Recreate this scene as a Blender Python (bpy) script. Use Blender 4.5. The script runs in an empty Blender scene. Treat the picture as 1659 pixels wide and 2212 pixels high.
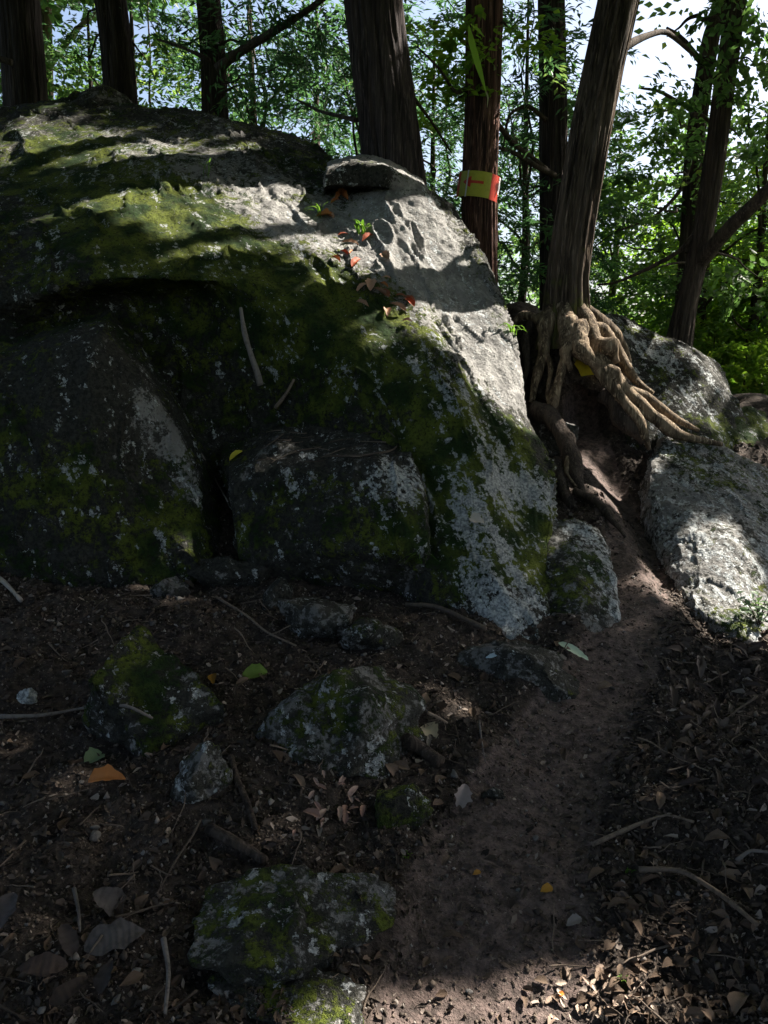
import bpy, bmesh, math, random
import numpy as np
from mathutils import Vector, Matrix
from mathutils.bvhtree import BVHTree
R = math.radians
random.seed(7); RNG = np.random.default_rng(7)
scene = bpy.context.scene
COL = scene.collection

# ------------------------------------------------------------------ camera
PITCH = 10.0; CAMZ = 1.5
cam_d = bpy.data.cameras.new('camera'); cam = bpy.data.objects.new('camera', cam_d); COL.objects.link(cam)
cam.location = (0, 0, CAMZ); cam.rotation_euler = (R(90 - PITCH), 0, 0)
cam_d.sensor_fit = 'VERTICAL'; cam_d.sensor_height = 24.0; cam_d.lens = 788 * 24.0 / 1024
cam_d.clip_start = 0.05; cam_d.clip_end = 3000
scene.camera = cam

# ------------------------------------------------------------------ sky and sun
SUN_AZ, SUN_EL = 66.0, 47.0            # azimuth from +Y towards +X
S = np.array([math.sin(R(SUN_AZ)) * math.cos(R(SUN_EL)), math.cos(R(SUN_AZ)) * math.cos(R(SUN_EL)), math.sin(R(SUN_EL))])
world = bpy.data.worlds.new('World'); scene.world = world; world.use_nodes = True
wn = world.node_tree
sky = wn.nodes.new('ShaderNodeTexSky'); sky.sky_type = 'NISHITA'; sky.sun_disc = False
sky.sun_elevation = R(SUN_EL); sky.sun_rotation = R(SUN_AZ); sky.air_density = 1.0; sky.dust_density = 4.0
bg = wn.nodes['Background']; bg.inputs['Strength'].default_value = 0.082
wn.links.new(sky.outputs[0], bg.inputs[0])
sun_d = bpy.data.lights.new('sun', 'SUN'); sun_d.energy = 5.0; sun_d.angle = R(0.55); sun_d.color = (1.0, 0.93, 0.82)
sun = bpy.data.objects.new('sun', sun_d); COL.objects.link(sun)
sun.rotation_euler = Vector(-S).to_track_quat('-Z', 'Y').to_euler(); sun.location = (8, 6, 12)
vs = scene.view_settings
vs.view_transform = 'Standard'; vs.look = 'None'; vs.gamma = 1; vs.exposure = 1.68; vs.use_curve_mapping = False
cy = scene.cycles
cy.max_bounces = 3; cy.diffuse_bounces = 2; cy.glossy_bounces = 1; cy.transmission_bounces = 3; cy.transparent_max_bounces = 2
cy.sample_clamp_indirect = 4; cy.use_denoising = True; cy.use_light_tree = False; cy.use_adaptive_sampling = True; cy.adaptive_threshold = .02

# ------------------------------------------------------------------ pixel helper (photo measured on a 1659 x 2212 view)
cp, sp = math.cos(R(PITCH)), math.sin(R(PITCH))
def ray(x, y):
    u = (x - 829.5) / 1702; v = (1106 - y) / 1702
    return np.array([u, cp + v * sp, -sp + v * cp])
def W(x, y, Y):
    d = ray(x, y); return d * (Y / d[1]) + np.array([0, 0, CAMZ])

# ------------------------------------------------------------------ numpy noise
_T = np.random.default_rng(3).random(65536)
def vnoise(p):
    p = np.asarray(p, float); i = np.floor(p).astype(np.int64); f = p - i; f = f * f * f * (f * (f * 6 - 15) + 10)
    r = 0
    for a in (0, 1):
        wa = f[:, 0] if a else 1 - f[:, 0]
        for b in (0, 1):
            wb = f[:, 1] if b else 1 - f[:, 1]
            for c in (0, 1):
                wc = f[:, 2] if c else 1 - f[:, 2]
                h = ((i[:, 0] + a) * 73856093) ^ ((i[:, 1] + b) * 19349663) ^ ((i[:, 2] + c) * 83492791)
                h = (h ^ (h >> 13)) * 1274126177
                r = r + wa * wb * wc * _T[(h ^ (h >> 16)) & 65535]
    return r * 2 - 1
def fbm(p, o=4, lac=2.03, g=0.5):
    a, s, q = 1.0, 0, np.asarray(p, float)
    for k in range(o):
        s = s + a * vnoise(q + 17.3 * k); q = q * lac; a *= g
    return s
def sstep(a, b, x):
    t = np.clip((x - a) / (b - a), 0, 1); return t * t * (3 - 2 * t)

# ------------------------------------------------------------------ object helpers
def mesh_np(name, v, faces, smooth=True):
    v = np.asarray(v, np.float32); faces = np.asarray(faces, np.int32); n, k = faces.shape
    me = bpy.data.meshes.new(name); me.vertices.add(len(v)); me.vertices.foreach_set('co', v.ravel())
    me.loops.add(n * k); me.loops.foreach_set('vertex_index', faces.ravel())
    me.polygons.add(n); me.polygons.foreach_set('loop_start', np.arange(0, n * k, k, dtype=np.int32))
    me.polygons.foreach_set('loop_total', np.full(n, k, np.int32))
    if smooth: me.polygons.foreach_set('use_smooth', np.ones(n, bool))
    me.update(calc_edges=True); return me
def attr(me, name, vals):
    a = me.attributes.new(name, 'FLOAT', 'POINT'); a.data.foreach_set('value', np.asarray(vals, np.float32))
def link(name, me, mat=None, parent=None):
    o = bpy.data.objects.new(name, me); COL.objects.link(o)
    if mat is not None and me is not None and not me.materials: me.materials.append(mat)
    if parent is not None: o.parent = parent
    return o
def tag(o, label, cat, group=None, kind=None):
    o['label'] = label
    if cat: o['category'] = cat
    if group: o['group'] = group
    if kind: o['kind'] = kind
    return o
def empty(name, loc=(0, 0, 0)):
    o = bpy.data.objects.new(name, None); o.empty_display_size = 0.1; COL.objects.link(o); o.location = loc; return o
def recentre(o, c=None):
    """put a mesh object's origin at the base of its geometry"""
    me = o.data; n = len(me.vertices); a = np.empty(n * 3, np.float32); me.vertices.foreach_get('co', a); a = a.reshape(-1, 3)
    if c is None: c = np.array([a[:, 0].mean(), a[:, 1].mean(), a[:, 2].min()])
    me.vertices.foreach_set('co', (a - np.asarray(c, np.float32)).ravel().astype(np.float32)); me.update(); o.location = c
    return o
def grid_faces(nr, nc, wrap=False):
    r = np.arange(nr - 1)[:, None]; c = np.arange(nc if wrap else nc - 1)[None, :]; c2 = (c + 1) % nc
    return np.stack([r * nc + c, r * nc + c2, (r + 1) * nc + c2, (r + 1) * nc + c], -1).reshape(-1, 4)
BV_V, BV_F = [], []; _off = 0
def solid(v, f):
    """remember a mesh so that things can be dropped on it"""
    global _off
    BV_V.append(np.asarray(v, float)); BV_F.extend((np.asarray(f) + _off).tolist()); _off += len(v)

# ------------------------------------------------------------------ material helpers
class N:
    def __init__(s, name):
        s.m = bpy.data.materials.new(name); s.m.use_nodes = True; s.t = s.m.node_tree
        s.b = s.t.nodes['Principled BSDF']; s.out = s.t.nodes['Material Output']
        s.b.inputs['Roughness'].default_value = 0.9; s.b.inputs['Specular IOR Level'].default_value = 0.2
    def new(s, t, **k):
        n = s.t.nodes.new(t)
        for a, b in k.items(): setattr(n, a, b)
        return n
    def put(s, sock, v):
        if hasattr(v, 'is_output') or isinstance(v, bpy.types.NodeSocket): s.t.links.new(v, sock)
        else: sock.default_value = v
    def pos(s): return s.new('ShaderNodeNewGeometry').outputs['Position']
    def nrmz(s):
        x = s.new('ShaderNodeSeparateXYZ'); s.put(x.inputs[0], s.new('ShaderNodeNewGeometry').outputs['Normal']); return x.outputs[2]
    def obj(s): return s.new('ShaderNodeTexCoord').outputs['Object']
    def mapping(s, v, scale=(1, 1, 1), rot=(0, 0, 0)):
        m = s.new('ShaderNodeMapping'); s.put(m.inputs[0], v); m.inputs['Scale'].default_value = scale; m.inputs['Rotation'].default_value = rot
        return m.outputs[0]
    def noise(s, v, scale, detail=4, rough=.55, dist=0):
        n = s.new('ShaderNodeTexNoise'); s.put(n.inputs['Vector'], v); n.inputs['Scale'].default_value = scale
        n.inputs['Detail'].default_value = detail; n.inputs['Roughness'].default_value = rough; n.inputs['Distortion'].default_value = dist
        return n.outputs[0]
    def math(s, op, a, b=0.0, c=None):
        n = s.new('ShaderNodeMath', operation=op); s.put(n.inputs[0], a); s.put(n.inputs[1], b)
        if c is not None: s.put(n.inputs[2], c)
        return n.outputs[0]
    def ramp(s, v, a, b, lo=0.0, hi=1.0):
        n = s.new('ShaderNodeMapRange', interpolation_type='SMOOTHSTEP'); s.put(n.inputs[0], v)
        for i, x in enumerate((a, b, lo, hi)): n.inputs[i + 1].default_value = x
        return n.outputs[0]
    def mix(s, f, a, b):
        n = s.new('ShaderNodeMix', data_type='RGBA'); s.put(n.inputs[0], f)
        for k, v in ((6, a), (7, b)):
            if isinstance(v, tuple): v = v if len(v) == 4 else v + (1,)
            s.put(n.inputs[k], v)
        return n.outputs[2]
    def attr(s, name): return s.new('ShaderNodeAttribute', attribute_name=name).outputs['Fac']
    def rnd(s): return s.new('ShaderNodeObjectInfo').outputs['Random']
    def bump(s, h, dist, strength=1.0, prev=None):
        n = s.new('ShaderNodeBump'); s.put(n.inputs['Height'], h); n.inputs['Distance'].default_value = dist; n.inputs['Strength'].default_value = strength
        if prev is not None: s.put(n.inputs['Normal'], prev)
        return n.outputs[0]
    def done(s, col, normal=None, rough=None):
        s.put(s.b.inputs['Base Color'], col if not isinstance(col, tuple) else (col if len(col) == 4 else col + (1,)))
        if normal is not None: s.put(s.b.inputs['Normal'], normal)
        if rough is not None: s.put(s.b.inputs['Roughness'], rough)
        return s.m

DIP = Vector((.36, -.55, -.75)).normalized(); DIPQ = DIP.rotation_difference(Vector((0, 0, 1)))
def rock_material():
    n = N('mossy_granite'); p = n.pos()
    big = n.noise(p, 2.2, 6, .6); mid = n.noise(p, 13, 6, .68, .3); fine = n.noise(p, 48, 4, .7); grain = n.noise(p, 170, 2, .7)
    band = n.noise(n.mapping(n.mapping(p, (1, 1, 1), tuple(DIPQ.to_euler())), (9, 9, 1.6)), 1.5, 5, .62)     # bedding running down to the right
    c_ = lambda v, k: n.math('MULTIPLY', n.math('SUBTRACT', v, .5), k)
    add = lambda *a: a[0] if len(a) == 1 else n.math('ADD', a[0], add(*a[1:]))
    col = n.mix(n.ramp(big, .35, .65), (.19, .185, .18), (.34, .33, .315))
    col = n.mix(n.ramp(mid, .44, .68), col, (.45, .44, .42))
    col = n.mix(n.math('MULTIPLY', n.ramp(add(fine, c_(band, .5)), .52, .66), .55), col, (.10, .097, .09))
    col = n.mix(n.math('MULTIPLY', n.ramp(grain, .55, .7), .45), col, (.09, .088, .082))
    # algae and soot-black lichen, also carrying painted shade on some rock faces
    cr = n.ramp(add(n.attr('crust_shade'), c_(mid, 1.5), c_(fine, 1.2), c_(big, .8)), .42, .66)
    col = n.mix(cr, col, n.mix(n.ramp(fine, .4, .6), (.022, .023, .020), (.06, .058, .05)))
    # moss
    mm = n.ramp(add(n.attr('moss'), c_(n.noise(p, 4.5, 6, .68), 1.8), c_(n.noise(p, 24, 5, .72), 1.6), c_(grain, .5), n.math('MULTIPLY', n.nrmz(), .12)), .46, .70)
    mc = n.mix(n.ramp(n.noise(p, 6, 4), .4, .62), (.022, .048, .012), (.135, .165, .026))
    mc = n.mix(n.ramp(n.noise(p, 60, 4, .75), .46, .68), mc, (.014, .022, .007))
    mc = n.mix(n.math('MULTIPLY', n.ramp(n.noise(p, 19, 4, .7), .52, .7), .35), mc, (.065, .058, .028))
    col = n.mix(mm, col, mc)
    # pale lichen flecks
    lm = n.ramp(add(n.attr('lichen'), c_(n.noise(p, 8, 5, .65), 1.3), c_(band, 2.6), c_(n.noise(p, 30, 5, .75), 3.2)), .5, .58)
    col = n.mix(lm, col, n.mix(n.ramp(n.noise(p, 80, 3, .65), .38, .62), (.25, .27, .28), (.64, .66, .66)))
    h = add(mid, n.math('MULTIPLY', fine, .7), n.math('MULTIPLY', n.noise(p, 120, 3, .7), .3), n.math('MULTIPLY', mm, n.math('MULTIPLY', n.noise(p, 230, 2, .7), .5)), n.math('MULTIPLY', lm, .12))
    return n.done(col, n.bump(h, .028, .95))
M_ROCK = rock_material()

def soil_material():
    n = N('trail_soil'); p = n.pos()
    a = n.noise(p, 3, 5, .6); b = n.noise(p, 28, 5, .7); c = n.noise(p, 110, 3, .7)
    dark = n.mix(n.ramp(b, .35, .65), (.026, .021, .018), (.082, .063, .052))
    path = n.mix(n.ramp(b, .3, .7), (.052, .042, .038), (.205, .152, .136))
    pm = n.ramp(n.math('ADD', n.attr('path'), n.math('MULTIPLY', n.math('SUBTRACT', a, .5), .8)), .35, .65)
    col = n.mix(pm, dark, path)
    col = n.mix(n.ramp(c, .60, .74), col, (.03, .022, .017))
    col = n.mix(n.math('MULTIPLY', n.ramp(n.noise(p, 75, 3, .65), .62, .72), .7), col, (.36, .31, .27))
    col = n.mix(n.attr('far'), col, n.mix(n.ramp(n.noise(p, .15, 5), .4, .6), (.03, .05, .015), (.05, .075, .03)))
    return n.done(col, n.bump(n.math('ADD', b, n.math('MULTIPLY', c, .5)), .02, .8))
M_SOIL = soil_material()

def bark_material(name, c0, c1, c2, moss=.0, sx=26, sz=1.6, dirt=0.0):
    n = N(name); p = n.obj()
    st = n.noise(n.mapping(p, (sx, sx, sz)), 1.0, 6, .65, .3); st2 = n.noise(n.mapping(p, (sx * 4, sx * 4, sz * 2.2)), 1.0, 4, .6)
    big = n.noise(n.mapping(p, (5, 5, 1.5)), 1, 4)
    col = n.mix(n.ramp(st, .36, .62), c0, c1)
    col = n.mix(n.ramp(st2, .5, .7), col, c2)
    col = n.mix(n.math('MULTIPLY', n.ramp(big, .5, .7), .5), col, tuple(x * .45 for x in c0))
    if dirt: col = n.mix(n.math('MULTIPLY', n.ramp(n.noise(p, 9, 5, .7), .46, .62), dirt), col, (.05, .036, .026))
    if moss:
        mk = n.ramp(n.math('ADD', n.noise(p, 7, 5, .65), n.attr('moss')), .62, .85)
        col = n.mix(mk, col, (.10, .105, .03))
    h = n.math('ADD', st, n.math('MULTIPLY', st2, .4))
    return n.done(col, n.bump(h, .02, .9))
M_CEDAR = bark_material('cypress_bark', (.022, .018, .019), (.058, .045, .044), (.125, .097, .092))
M_CEDAR_R = bark_material('reddish_cypress_bark', (.028, .017, .015), (.12, .062, .050), (.34, .20, .155))
M_OAK = bark_material('furrowed_bark', (.025, .019, .015), (.105, .080, .062), (.21, .165, .13), .3, 17, 2.2)
M_ROOT = bark_material('root_bark', (.055, .040, .027), (.25, .185, .125), (.45, .36, .25), .2, 22, 5, .55)
M_DARKBARK = bark_material('dark_branch_bark', (.035, .028, .024), (.085, .065, .052), (.13, .10, .085))
M_PALEBARK = bark_material('pale_branch_bark', (.16, .11, .085), (.33, .24, .19), (.42, .33, .27))

def leaf_material(name, c0, c1, c2, trans=.5, shine=.25):
    n = N(name); t = n.attr('tint'); col = n.mix(n.ramp(t, 0.0, .6), c0, c1); col = n.mix(n.ramp(t, .72, 1.0), col, c2)
    d = n.b; n.put(d.inputs['Base Color'], col); d.inputs['Roughness'].default_value = .45; d.inputs['Specular IOR Level'].default_value = shine
    tr = n.new('ShaderNodeBsdfTranslucent')
    g = n.new('ShaderNodeMix', data_type='RGBA', blend_type='MULTIPLY'); g.inputs[0].default_value = 1
    n.put(g.inputs[6], col); g.inputs[7].default_value = (1.85, 1.9, 1.15, 1); n.put(tr.inputs[0], g.outputs[2])
    mx = n.new('ShaderNodeMixShader'); mx.inputs[0].default_value = trans
    n.put(mx.inputs[1], d.outputs[0]); n.put(mx.inputs[2], tr.outputs[0]); n.put(n.out.inputs[0], mx.outputs[0]); return n.m
M_LEAF_B = leaf_material('broadleaf_green', (.050, .108, .044), (.085, .155, .056), (.18, .24, .06), .58)
M_LEAF_Y = leaf_material('sunny_broadleaf_green', (.07, .15, .025), (.13, .22, .03), (.22, .26, .04), .6)
M_LEAF_C = leaf_material('cypress_green', (.030, .078, .046), (.052, .112, .060), (.11, .165, .06), .5)
M_BLADE = leaf_material('grass_green', (.06, .13, .02), (.10, .19, .03), (.16, .24, .05), .5)
M_STRIP = leaf_material('bamboo_leaf_green', (.14, .26, .03), (.16, .28, .04), (.2, .3, .05), .55)

def dry_material(name, c0, c1, rough=.8, trans=.15):
    n = N(name); p = n.obj(); r = n.rnd()
    col = n.mix(r, c0, c1)
    col = n.mix(n.math('MULTIPLY', n.ramp(n.noise(p, 60, 4, .7), .45, .7), .6), col, tuple(x * .4 for x in c0))
    n.b.inputs['Specular IOR Level'].default_value = .3
    return n.done(col, n.bump(n.noise(p, 150, 3), .002, .6), rough)
def tinted_dry(name, c0, c1, c2):
    n = N(name); t = n.attr('tint'); col = n.mix(n.ramp(t, 0, .7), c0, c1); col = n.mix(n.ramp(t, .86, 1.0), col, c2)
    return n.done(col, n.bump(n.noise(n.pos(), 160, 3), .002, .6), .75)
M_LITTER = tinted_dry('leaf_litter', (.024, .019, .016), (.100, .076, .062), (.34, .28, .24))
M_DRYLEAF = dry_material('dry_brown_leaf', (.075, .048, .032), (.25, .175, .125))
M_TWIG = dry_material('dead_twig', (.06, .045, .036), (.26, .20, .155))
M_GREYSTICK = dry_material('weathered_grey_stick', (.15, .13, .12), (.22, .195, .18))
M_PEBBLE = dry_material('small_stone', (.09, .085, .08), (.27, .25, .235))

def ribbed(name, c):
    n = N(name); p = n.obj(); w = n.new('ShaderNodeTexWave', wave_type='BANDS', bands_direction='X'); n.put(w.inputs[0], p); w.inputs['Scale'].default_value = 20; w.inputs['Distortion'].default_value = 3
    col = n.mix(n.math('MULTIPLY', n.ramp(n.noise(p, 30, 5, .7), .4, .7), .7), c, tuple(x * .35 for x in c))
    return n.done(col, n.bump(w.outputs[1], .0015, .6), .8)
def plain(name, c, rough=.7, trans=0, spec=.25):
    n = N(name); p = n.obj(); n.b.inputs['Specular IOR Level'].default_value = spec
    col = n.mix(n.math('MULTIPLY', n.ramp(n.noise(p, 40, 4, .7), .4, .75), .35), c, tuple(x * .55 for x in c))
    return n.done(col, n.bump(n.noise(p, 90, 3), .001, .5), rough)

# ================================================================== GROUND
_by = [-400, -40, -6, 0, .9, 1.6, 2.2, 2.9, 3.5, 4.0, 4.5, 5.2, 6.0, 7.0, 8.5, 11, 20, 40, 90, 400, 1500]
_bz = [-6, -3, -.7, -.12, -.06, 0, .12, .27, .42, .56, .76, 1.06, 1.30, 1.36, 1.1, .2, -3.2, -9, -16, -26, -40]
_py = [-5, 0, 1.6, 2.2, 2.9, 3.4, 4.0, 4.5, 5.1, 6]
_px = [.1, .12, .24, .36, .82, 1.13, 1.32, 1.42, 1.38, 1.3]
_pw = [.3, .3, .27, .25, .21, .18, .15, .14, .14, .1]
def sm_interp(y, xs, ys):
    return sum(np.interp(y + d, xs, ys) for d in (-.25, -.12, 0, .12, .25)) / 5
def path_mask(x, y):
    c = sm_interp(y, _py, _px); w = sm_interp(y, _py, _pw)
    return 1 - sstep(.7, 1.35, np.abs(x - c) / w) + 0 * x
def hgt(x, y, detail=True):
    x = np.asarray(x, float); y = np.asarray(y, float)
    z = sm_interp(y, _by, _bz)
    c = sm_interp(y, _py, _px); w = sm_interp(y, _py, _pw); near = (1 - sstep(6.0, 7.5, y))
    d = (x - c) - w
    z = z + near * .26 * sstep(.05, .9, d) * sstep(-.5, 1.0, y) * (1 - sstep(2.3, 3.0, y))                      # right bank
    z = z + near * .08 * sstep(.05, .8, -(x - c) - w) * (1 - sstep(3.2, 4, y))
    z = z - .14 * sstep(1.28, 1.48, x) * (1 - sstep(2.6, 3.0, x)) * sstep(3.05, 3.4, y) * (1 - sstep(4.9, 5.3, y))   # seat of the boulder beside the trail
    pm = path_mask(x, y) * near
    z = z - .035 * pm
    # earth mound the rooted tree stands on
    wall = 5.22 + .06 * np.sin(x * 9) + .34 * np.exp(-((x - 1.34) / .16) ** 2)
    mound = sstep(wall, wall + .24, y) * sstep(.62, .95, x) * (1 - sstep(1.5, 1.85, x)) * (1 - sstep(6.2, 8.5, y))
    z = z + .66 * mound
    z = z - .30 * np.maximum(x - 3.0, 0) * (1 - sstep(60, 200, x)) * sstep(1, 5, y)     # slope falls away on the right
    z = np.where(x < -3, z + .1 * np.minimum(-x - 3, 6), z)
    if detail:
        sh = z.shape; q = np.stack([x.ravel(), y.ravel(), np.zeros(x.size)], 1)
        k = (1 - .75 * pm).ravel()
        nz = .05 * fbm(q * 2.1, 3) * (k * .8 + .2) + .016 * fbm(q * 9, 3) * k + .007 * fbm(q * 34, 2) * (k * .8 + .2)
        z = z + nz.reshape(sh)
    return z
def axis(lo, hi, step, far0, far1, g=1.22):
    a = list(np.arange(lo, hi, step)); s = step; v = a[-1]
    while v < far1: s *= g; v += s; a.append(v)
    s = step; v = lo; b = []
    while v > far0: s *= g; v -= s; b.append(v)
    return np.array(b[::-1] + a)
gx = axis(-2.3, 2.6, .017, -1200, 1200); gy = axis(1.2, 5.9, .017, -600, 1400)
GX, GY = np.meshgrid(gx, gy); GZ = hgt(GX, GY)
gv = np.stack([GX, GY, GZ], -1).reshape(-1, 3); gf = grid_faces(len(gy), len(gx))
gme = mesh_np('ground', gv, gf)
attr(gme, 'path', path_mask(GX, GY).ravel()); attr(gme, 'far', sstep(7, 14, np.hypot(GX, GY)).ravel())
ground = link('ground', gme, M_SOIL)
tag(ground, 'dark forest floor with a bare reddish brown trail climbing between rocks', None, None, 'structure')
sub = (np.abs(gv[gf[:, 0], 0]) < 6) & (gv[gf[:, 0], 1] > .5) & (gv[gf[:, 0], 1] < 9)
solid(gv, gf[sub])

# ================================================================== ROCKS
def upsample(c, n, axis, crisp=.25):
    c = np.moveaxis(c, axis, 0); m = len(c)
    t = np.linspace(0, m - 1, n); i = np.minimum(t.astype(int), m - 2); f = (t - i).reshape((-1,) + (1,) * (c.ndim - 1))
    pad = np.concatenate([[2 * c[0] - c[1]], c, [2 * c[-1] - c[-2]]])
    p0, p1, p2, p3 = pad[i], pad[i + 1], pad[i + 2], pad[i + 3]
    r = .5 * (2 * p1 + (p2 - p0) * f + (2 * p0 - 5 * p1 + 4 * p2 - p3) * f ** 2 + (3 * p1 - p0 - 3 * p2 + p3) * f ** 3)
    return np.moveaxis((1 - crisp) * r + crisp * (p1 * (1 - f) + p2 * f), 0, axis)
def gnormals(g):
    n = np.cross(np.gradient(g, axis=1), np.gradient(g, axis=0)); return n / (np.linalg.norm(n, axis=-1, keepdims=True) + 1e-9)
def spots(v, lst):
    """smooth mask: sum of soft blobs around points measured on the photo"""
    s = np.zeros(len(v))
    for (x, y, Y, r, k) in lst:
        s += k * np.exp(-(np.sum((v - W(x, y, Y)) ** 2, 1)) / (r * r))
    return s
_B0 = np.array([[math.cos(R(38)), 0, -math.sin(R(38))], [0, 1, 0], [math.sin(R(38)), 0, math.cos(R(38))]])  # spare frame
B = np.array(DIPQ.to_matrix())      # turns the dip onto the z axis: features stretched along z run down the dip
def rock_disp(v, amp=1.0, seed=0):
    q = v + seed * 3.7; bq = q @ B.T
    d = .05 * fbm(q * 1.1, 2)
    d = d + .016 * np.tanh(fbm(bq * np.array([6.0, 3.0, 1.1]), 3) * 2.4)                        # slabby steps along the bedding
    rid = 1 - np.abs(fbm(bq * np.array([4.2, 2.6, 1.2]) + 9, 3)); d = d - .030 * sstep(.93, 1.0, rid)   # cracks
    d = d + .010 * fbm(q * 5.0, 3)
    return d * amp + .007 * fbm(q * 15, 3) + .004 * fbm(q * 48, 3)
def loft(ctrl, nr, nc, top=(), bottom=(), left=(), right=(), amp=1.0, seed=0, crisp=.3):
    g = np.array([[W(*p) for p in row] for row in ctrl])
    for o in top: g = np.concatenate([g[:1] + np.array(o), g], 0)
    for o in bottom: g = np.concatenate([g, g[-1:] + np.array(o)], 0)
    for o in left: g = np.concatenate([g[:, :1] + np.array(o), g], 1)
    for o in right: g = np.concatenate([g, g[:, -1:] + np.array(o)], 1)
    g = upsample(upsample(g, nr, 0, crisp), nc, 1, crisp)
    n = gnormals(g); v = g.reshape(-1, 3)
    v = v + n.reshape(-1, 3) * rock_disp(v, amp, seed)[:, None]
    return v, grid_faces(nr, nc)
def rock_object(name, v, f, moss, lichen, label, cat='boulder', group=None, crust_shade=.5):
    me = mesh_np(name, v, f); attr(me, 'crust_shade', crust_shade if np.ndim(crust_shade) else np.full(len(v), crust_shade)); attr(me, 'moss', moss if np.ndim(moss) else np.full(len(v), moss)); attr(me, 'lichen', lichen if np.ndim(lichen) else np.full(len(v), lichen))
    solid(v, f); o = link(name, me, M_ROCK); recentre(o); return tag(o, label, cat, group)

# the big outcrop: columns of points from the crest down to the foot
cols = [
 [(-260,245,6.3),(-260,330,5.7),(-260,450,5.1),(-260,560,4.7),(-260,660,4.5),(-260,720,4.6),(-260,900,4.5),(-260,1300,4.3)],
 [(0,228,6.2),(0,310,5.6),(0,430,5.0),(0,560,4.6),(0,650,4.38),(0,720,4.5),(0,900,4.45),(0,1300,4.25)],
 [(190,212,6.2),(190,290,5.6),(180,400,5.05),(180,520,4.6),(190,605,4.36),(200,650,4.72),(230,800,4.6),(230,1300,4.3)],
 [(400,235,6.1),(380,300,5.6),(370,400,5.12),(370,500,4.75),(380,600,4.42),(400,655,4.72),(440,830,4.6),(480,1300,4.3)],
 [(560,278,6.0),(530,335,5.55),(510,430,5.12),(520,520,4.78),(540,605,4.5),(560,690,4.48),(570,880,4.5),(600,1300,4.2)],
 [(690,328,5.9),(660,385,5.45),(640,455,5.12),(660,545,4.78),(690,630,4.5),(730,730,4.32),(760,900,4.22),(760,1300,4.0)],
 [(770,375,5.7),(745,410,5.35),(735,475,5.12),(775,570,4.78),(830,690,4.45),(875,800,4.2),(910,960,3.95),(920,1310,3.55)],
 [(870,378,5.55),(855,412,5.25),(850,480,5.05),(875,600,4.75),(930,725,4.4),(985,850,4.1),(1015,1010,3.85),(1025,1340,3.42)],
 [(930,412,5.5),(935,450,5.32),(955,530,5.12),(990,650,4.8),(1035,780,4.48),(1075,920,4.15),(1105,1080,3.85),(1110,1390,3.30)],
 [(965,440,5.55),(988,478,5.42),(1030,545,5.25),(1075,630,5.0),(1112,740,4.7),(1135,900,4.4),(1195,1020,4.1),(1182,1392,3.32)],
]
lift = {0: (.6, .38, .15), 1: (.6, .38, .15), 2: (.6, .38, .15), 3: (.55, .34, .13), 4: (.5, .28, .1), 5: (.35, .2, .08), 6: (.2, .12, .05)}
cols = [[(x, y, Y + (lift.get(k, (0, 0, 0)) + (0,) * 5)[r]) for r, (x, y, Y) in enumerate(c)] for k, c in enumerate(cols)]
ctrl = [[c[r] for c in cols] for r in range(8)]
v, f = loft(ctrl, 330, 400, top=[(0, .5, -.12), (0, .5, -1.2), (0, .1, -1.6)], bottom=[(0, .05, -.35)],
            right=[(.06, .22, -.10), (.05, .35, -.5), (-.3, .3, -1.2)], amp=.8, seed=1)
mo = .42 + spots(v, [(100,330,5.5,.5,.45),(300,430,5.0,.45,.5),(420,510,4.75,.35,.5),(620,600,4.55,.4,.45),(750,700,4.35,.4,.5),(900,900,4.1,.4,.35),
                     (1060,960,4.1,.3,.35),(1120,1150,3.75,.3,.4),(300,600,4.4,.5,.3),(980,1150,3.7,.3,.3),(1050,1230,3.55,.25,.3),(1160,1230,3.6,.2,.3),(1010,1010,3.9,.2,.2),
                     (840,470,5.1,.35,-.5),(900,540,5.0,.3,-.5),(960,640,4.8,.3,-.45),(640,470,5.1,.25,-.35),(1060,800,4.6,.3,-.4),(1100,1330,3.4,.25,-.7),(520,360,5.4,.4,-.25),(1100,860,4.5,.25,-.3)])
li = .03 + spots(v, [(980,860,4.1,.18,.5),(1050,980,4.0,.18,.45),(1120,1050,3.9,.2,.5),(1180,1080,3.95,.18,.5),(900,760,4.25,.16,.4),(1000,1080,3.8,.16,.45),
                     (1060,1250,3.5,.2,.45),(1130,1320,3.38,.18,.5),(920,1080,3.8,.15,.4),(840,480,5.1,.35,.3),(980,680,4.75,.3,.2),(650,470,5.1,.2,.3),
                     (1040,1150,3.7,.15,.4),(300,320,5.5,.5,.12),(1080,1380,3.33,.15,.45)])
cr = .85 + spots(v, [(840,470,5.1,.4,-.7),(900,540,5.0,.4,-.6),(980,680,4.8,.35,-.7),(640,480,5.1,.4,-.6),(1070,820,4.55,.3,-.7),(300,300,5.6,.7,-.45),(1120,1350,3.38,.15,-.4),(300,420,5.2,.3,-.2),(560,400,5.2,.4,-.4),(80,280,5.7,.5,-.3)])  # darkens the shaded face along with the lichen; sunlit places left pale
rock_object('boulder', v, f, mo, li, 'huge mossy grey boulder with a sunlit crest, towering over the trail', crust_shade=cr)

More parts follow.
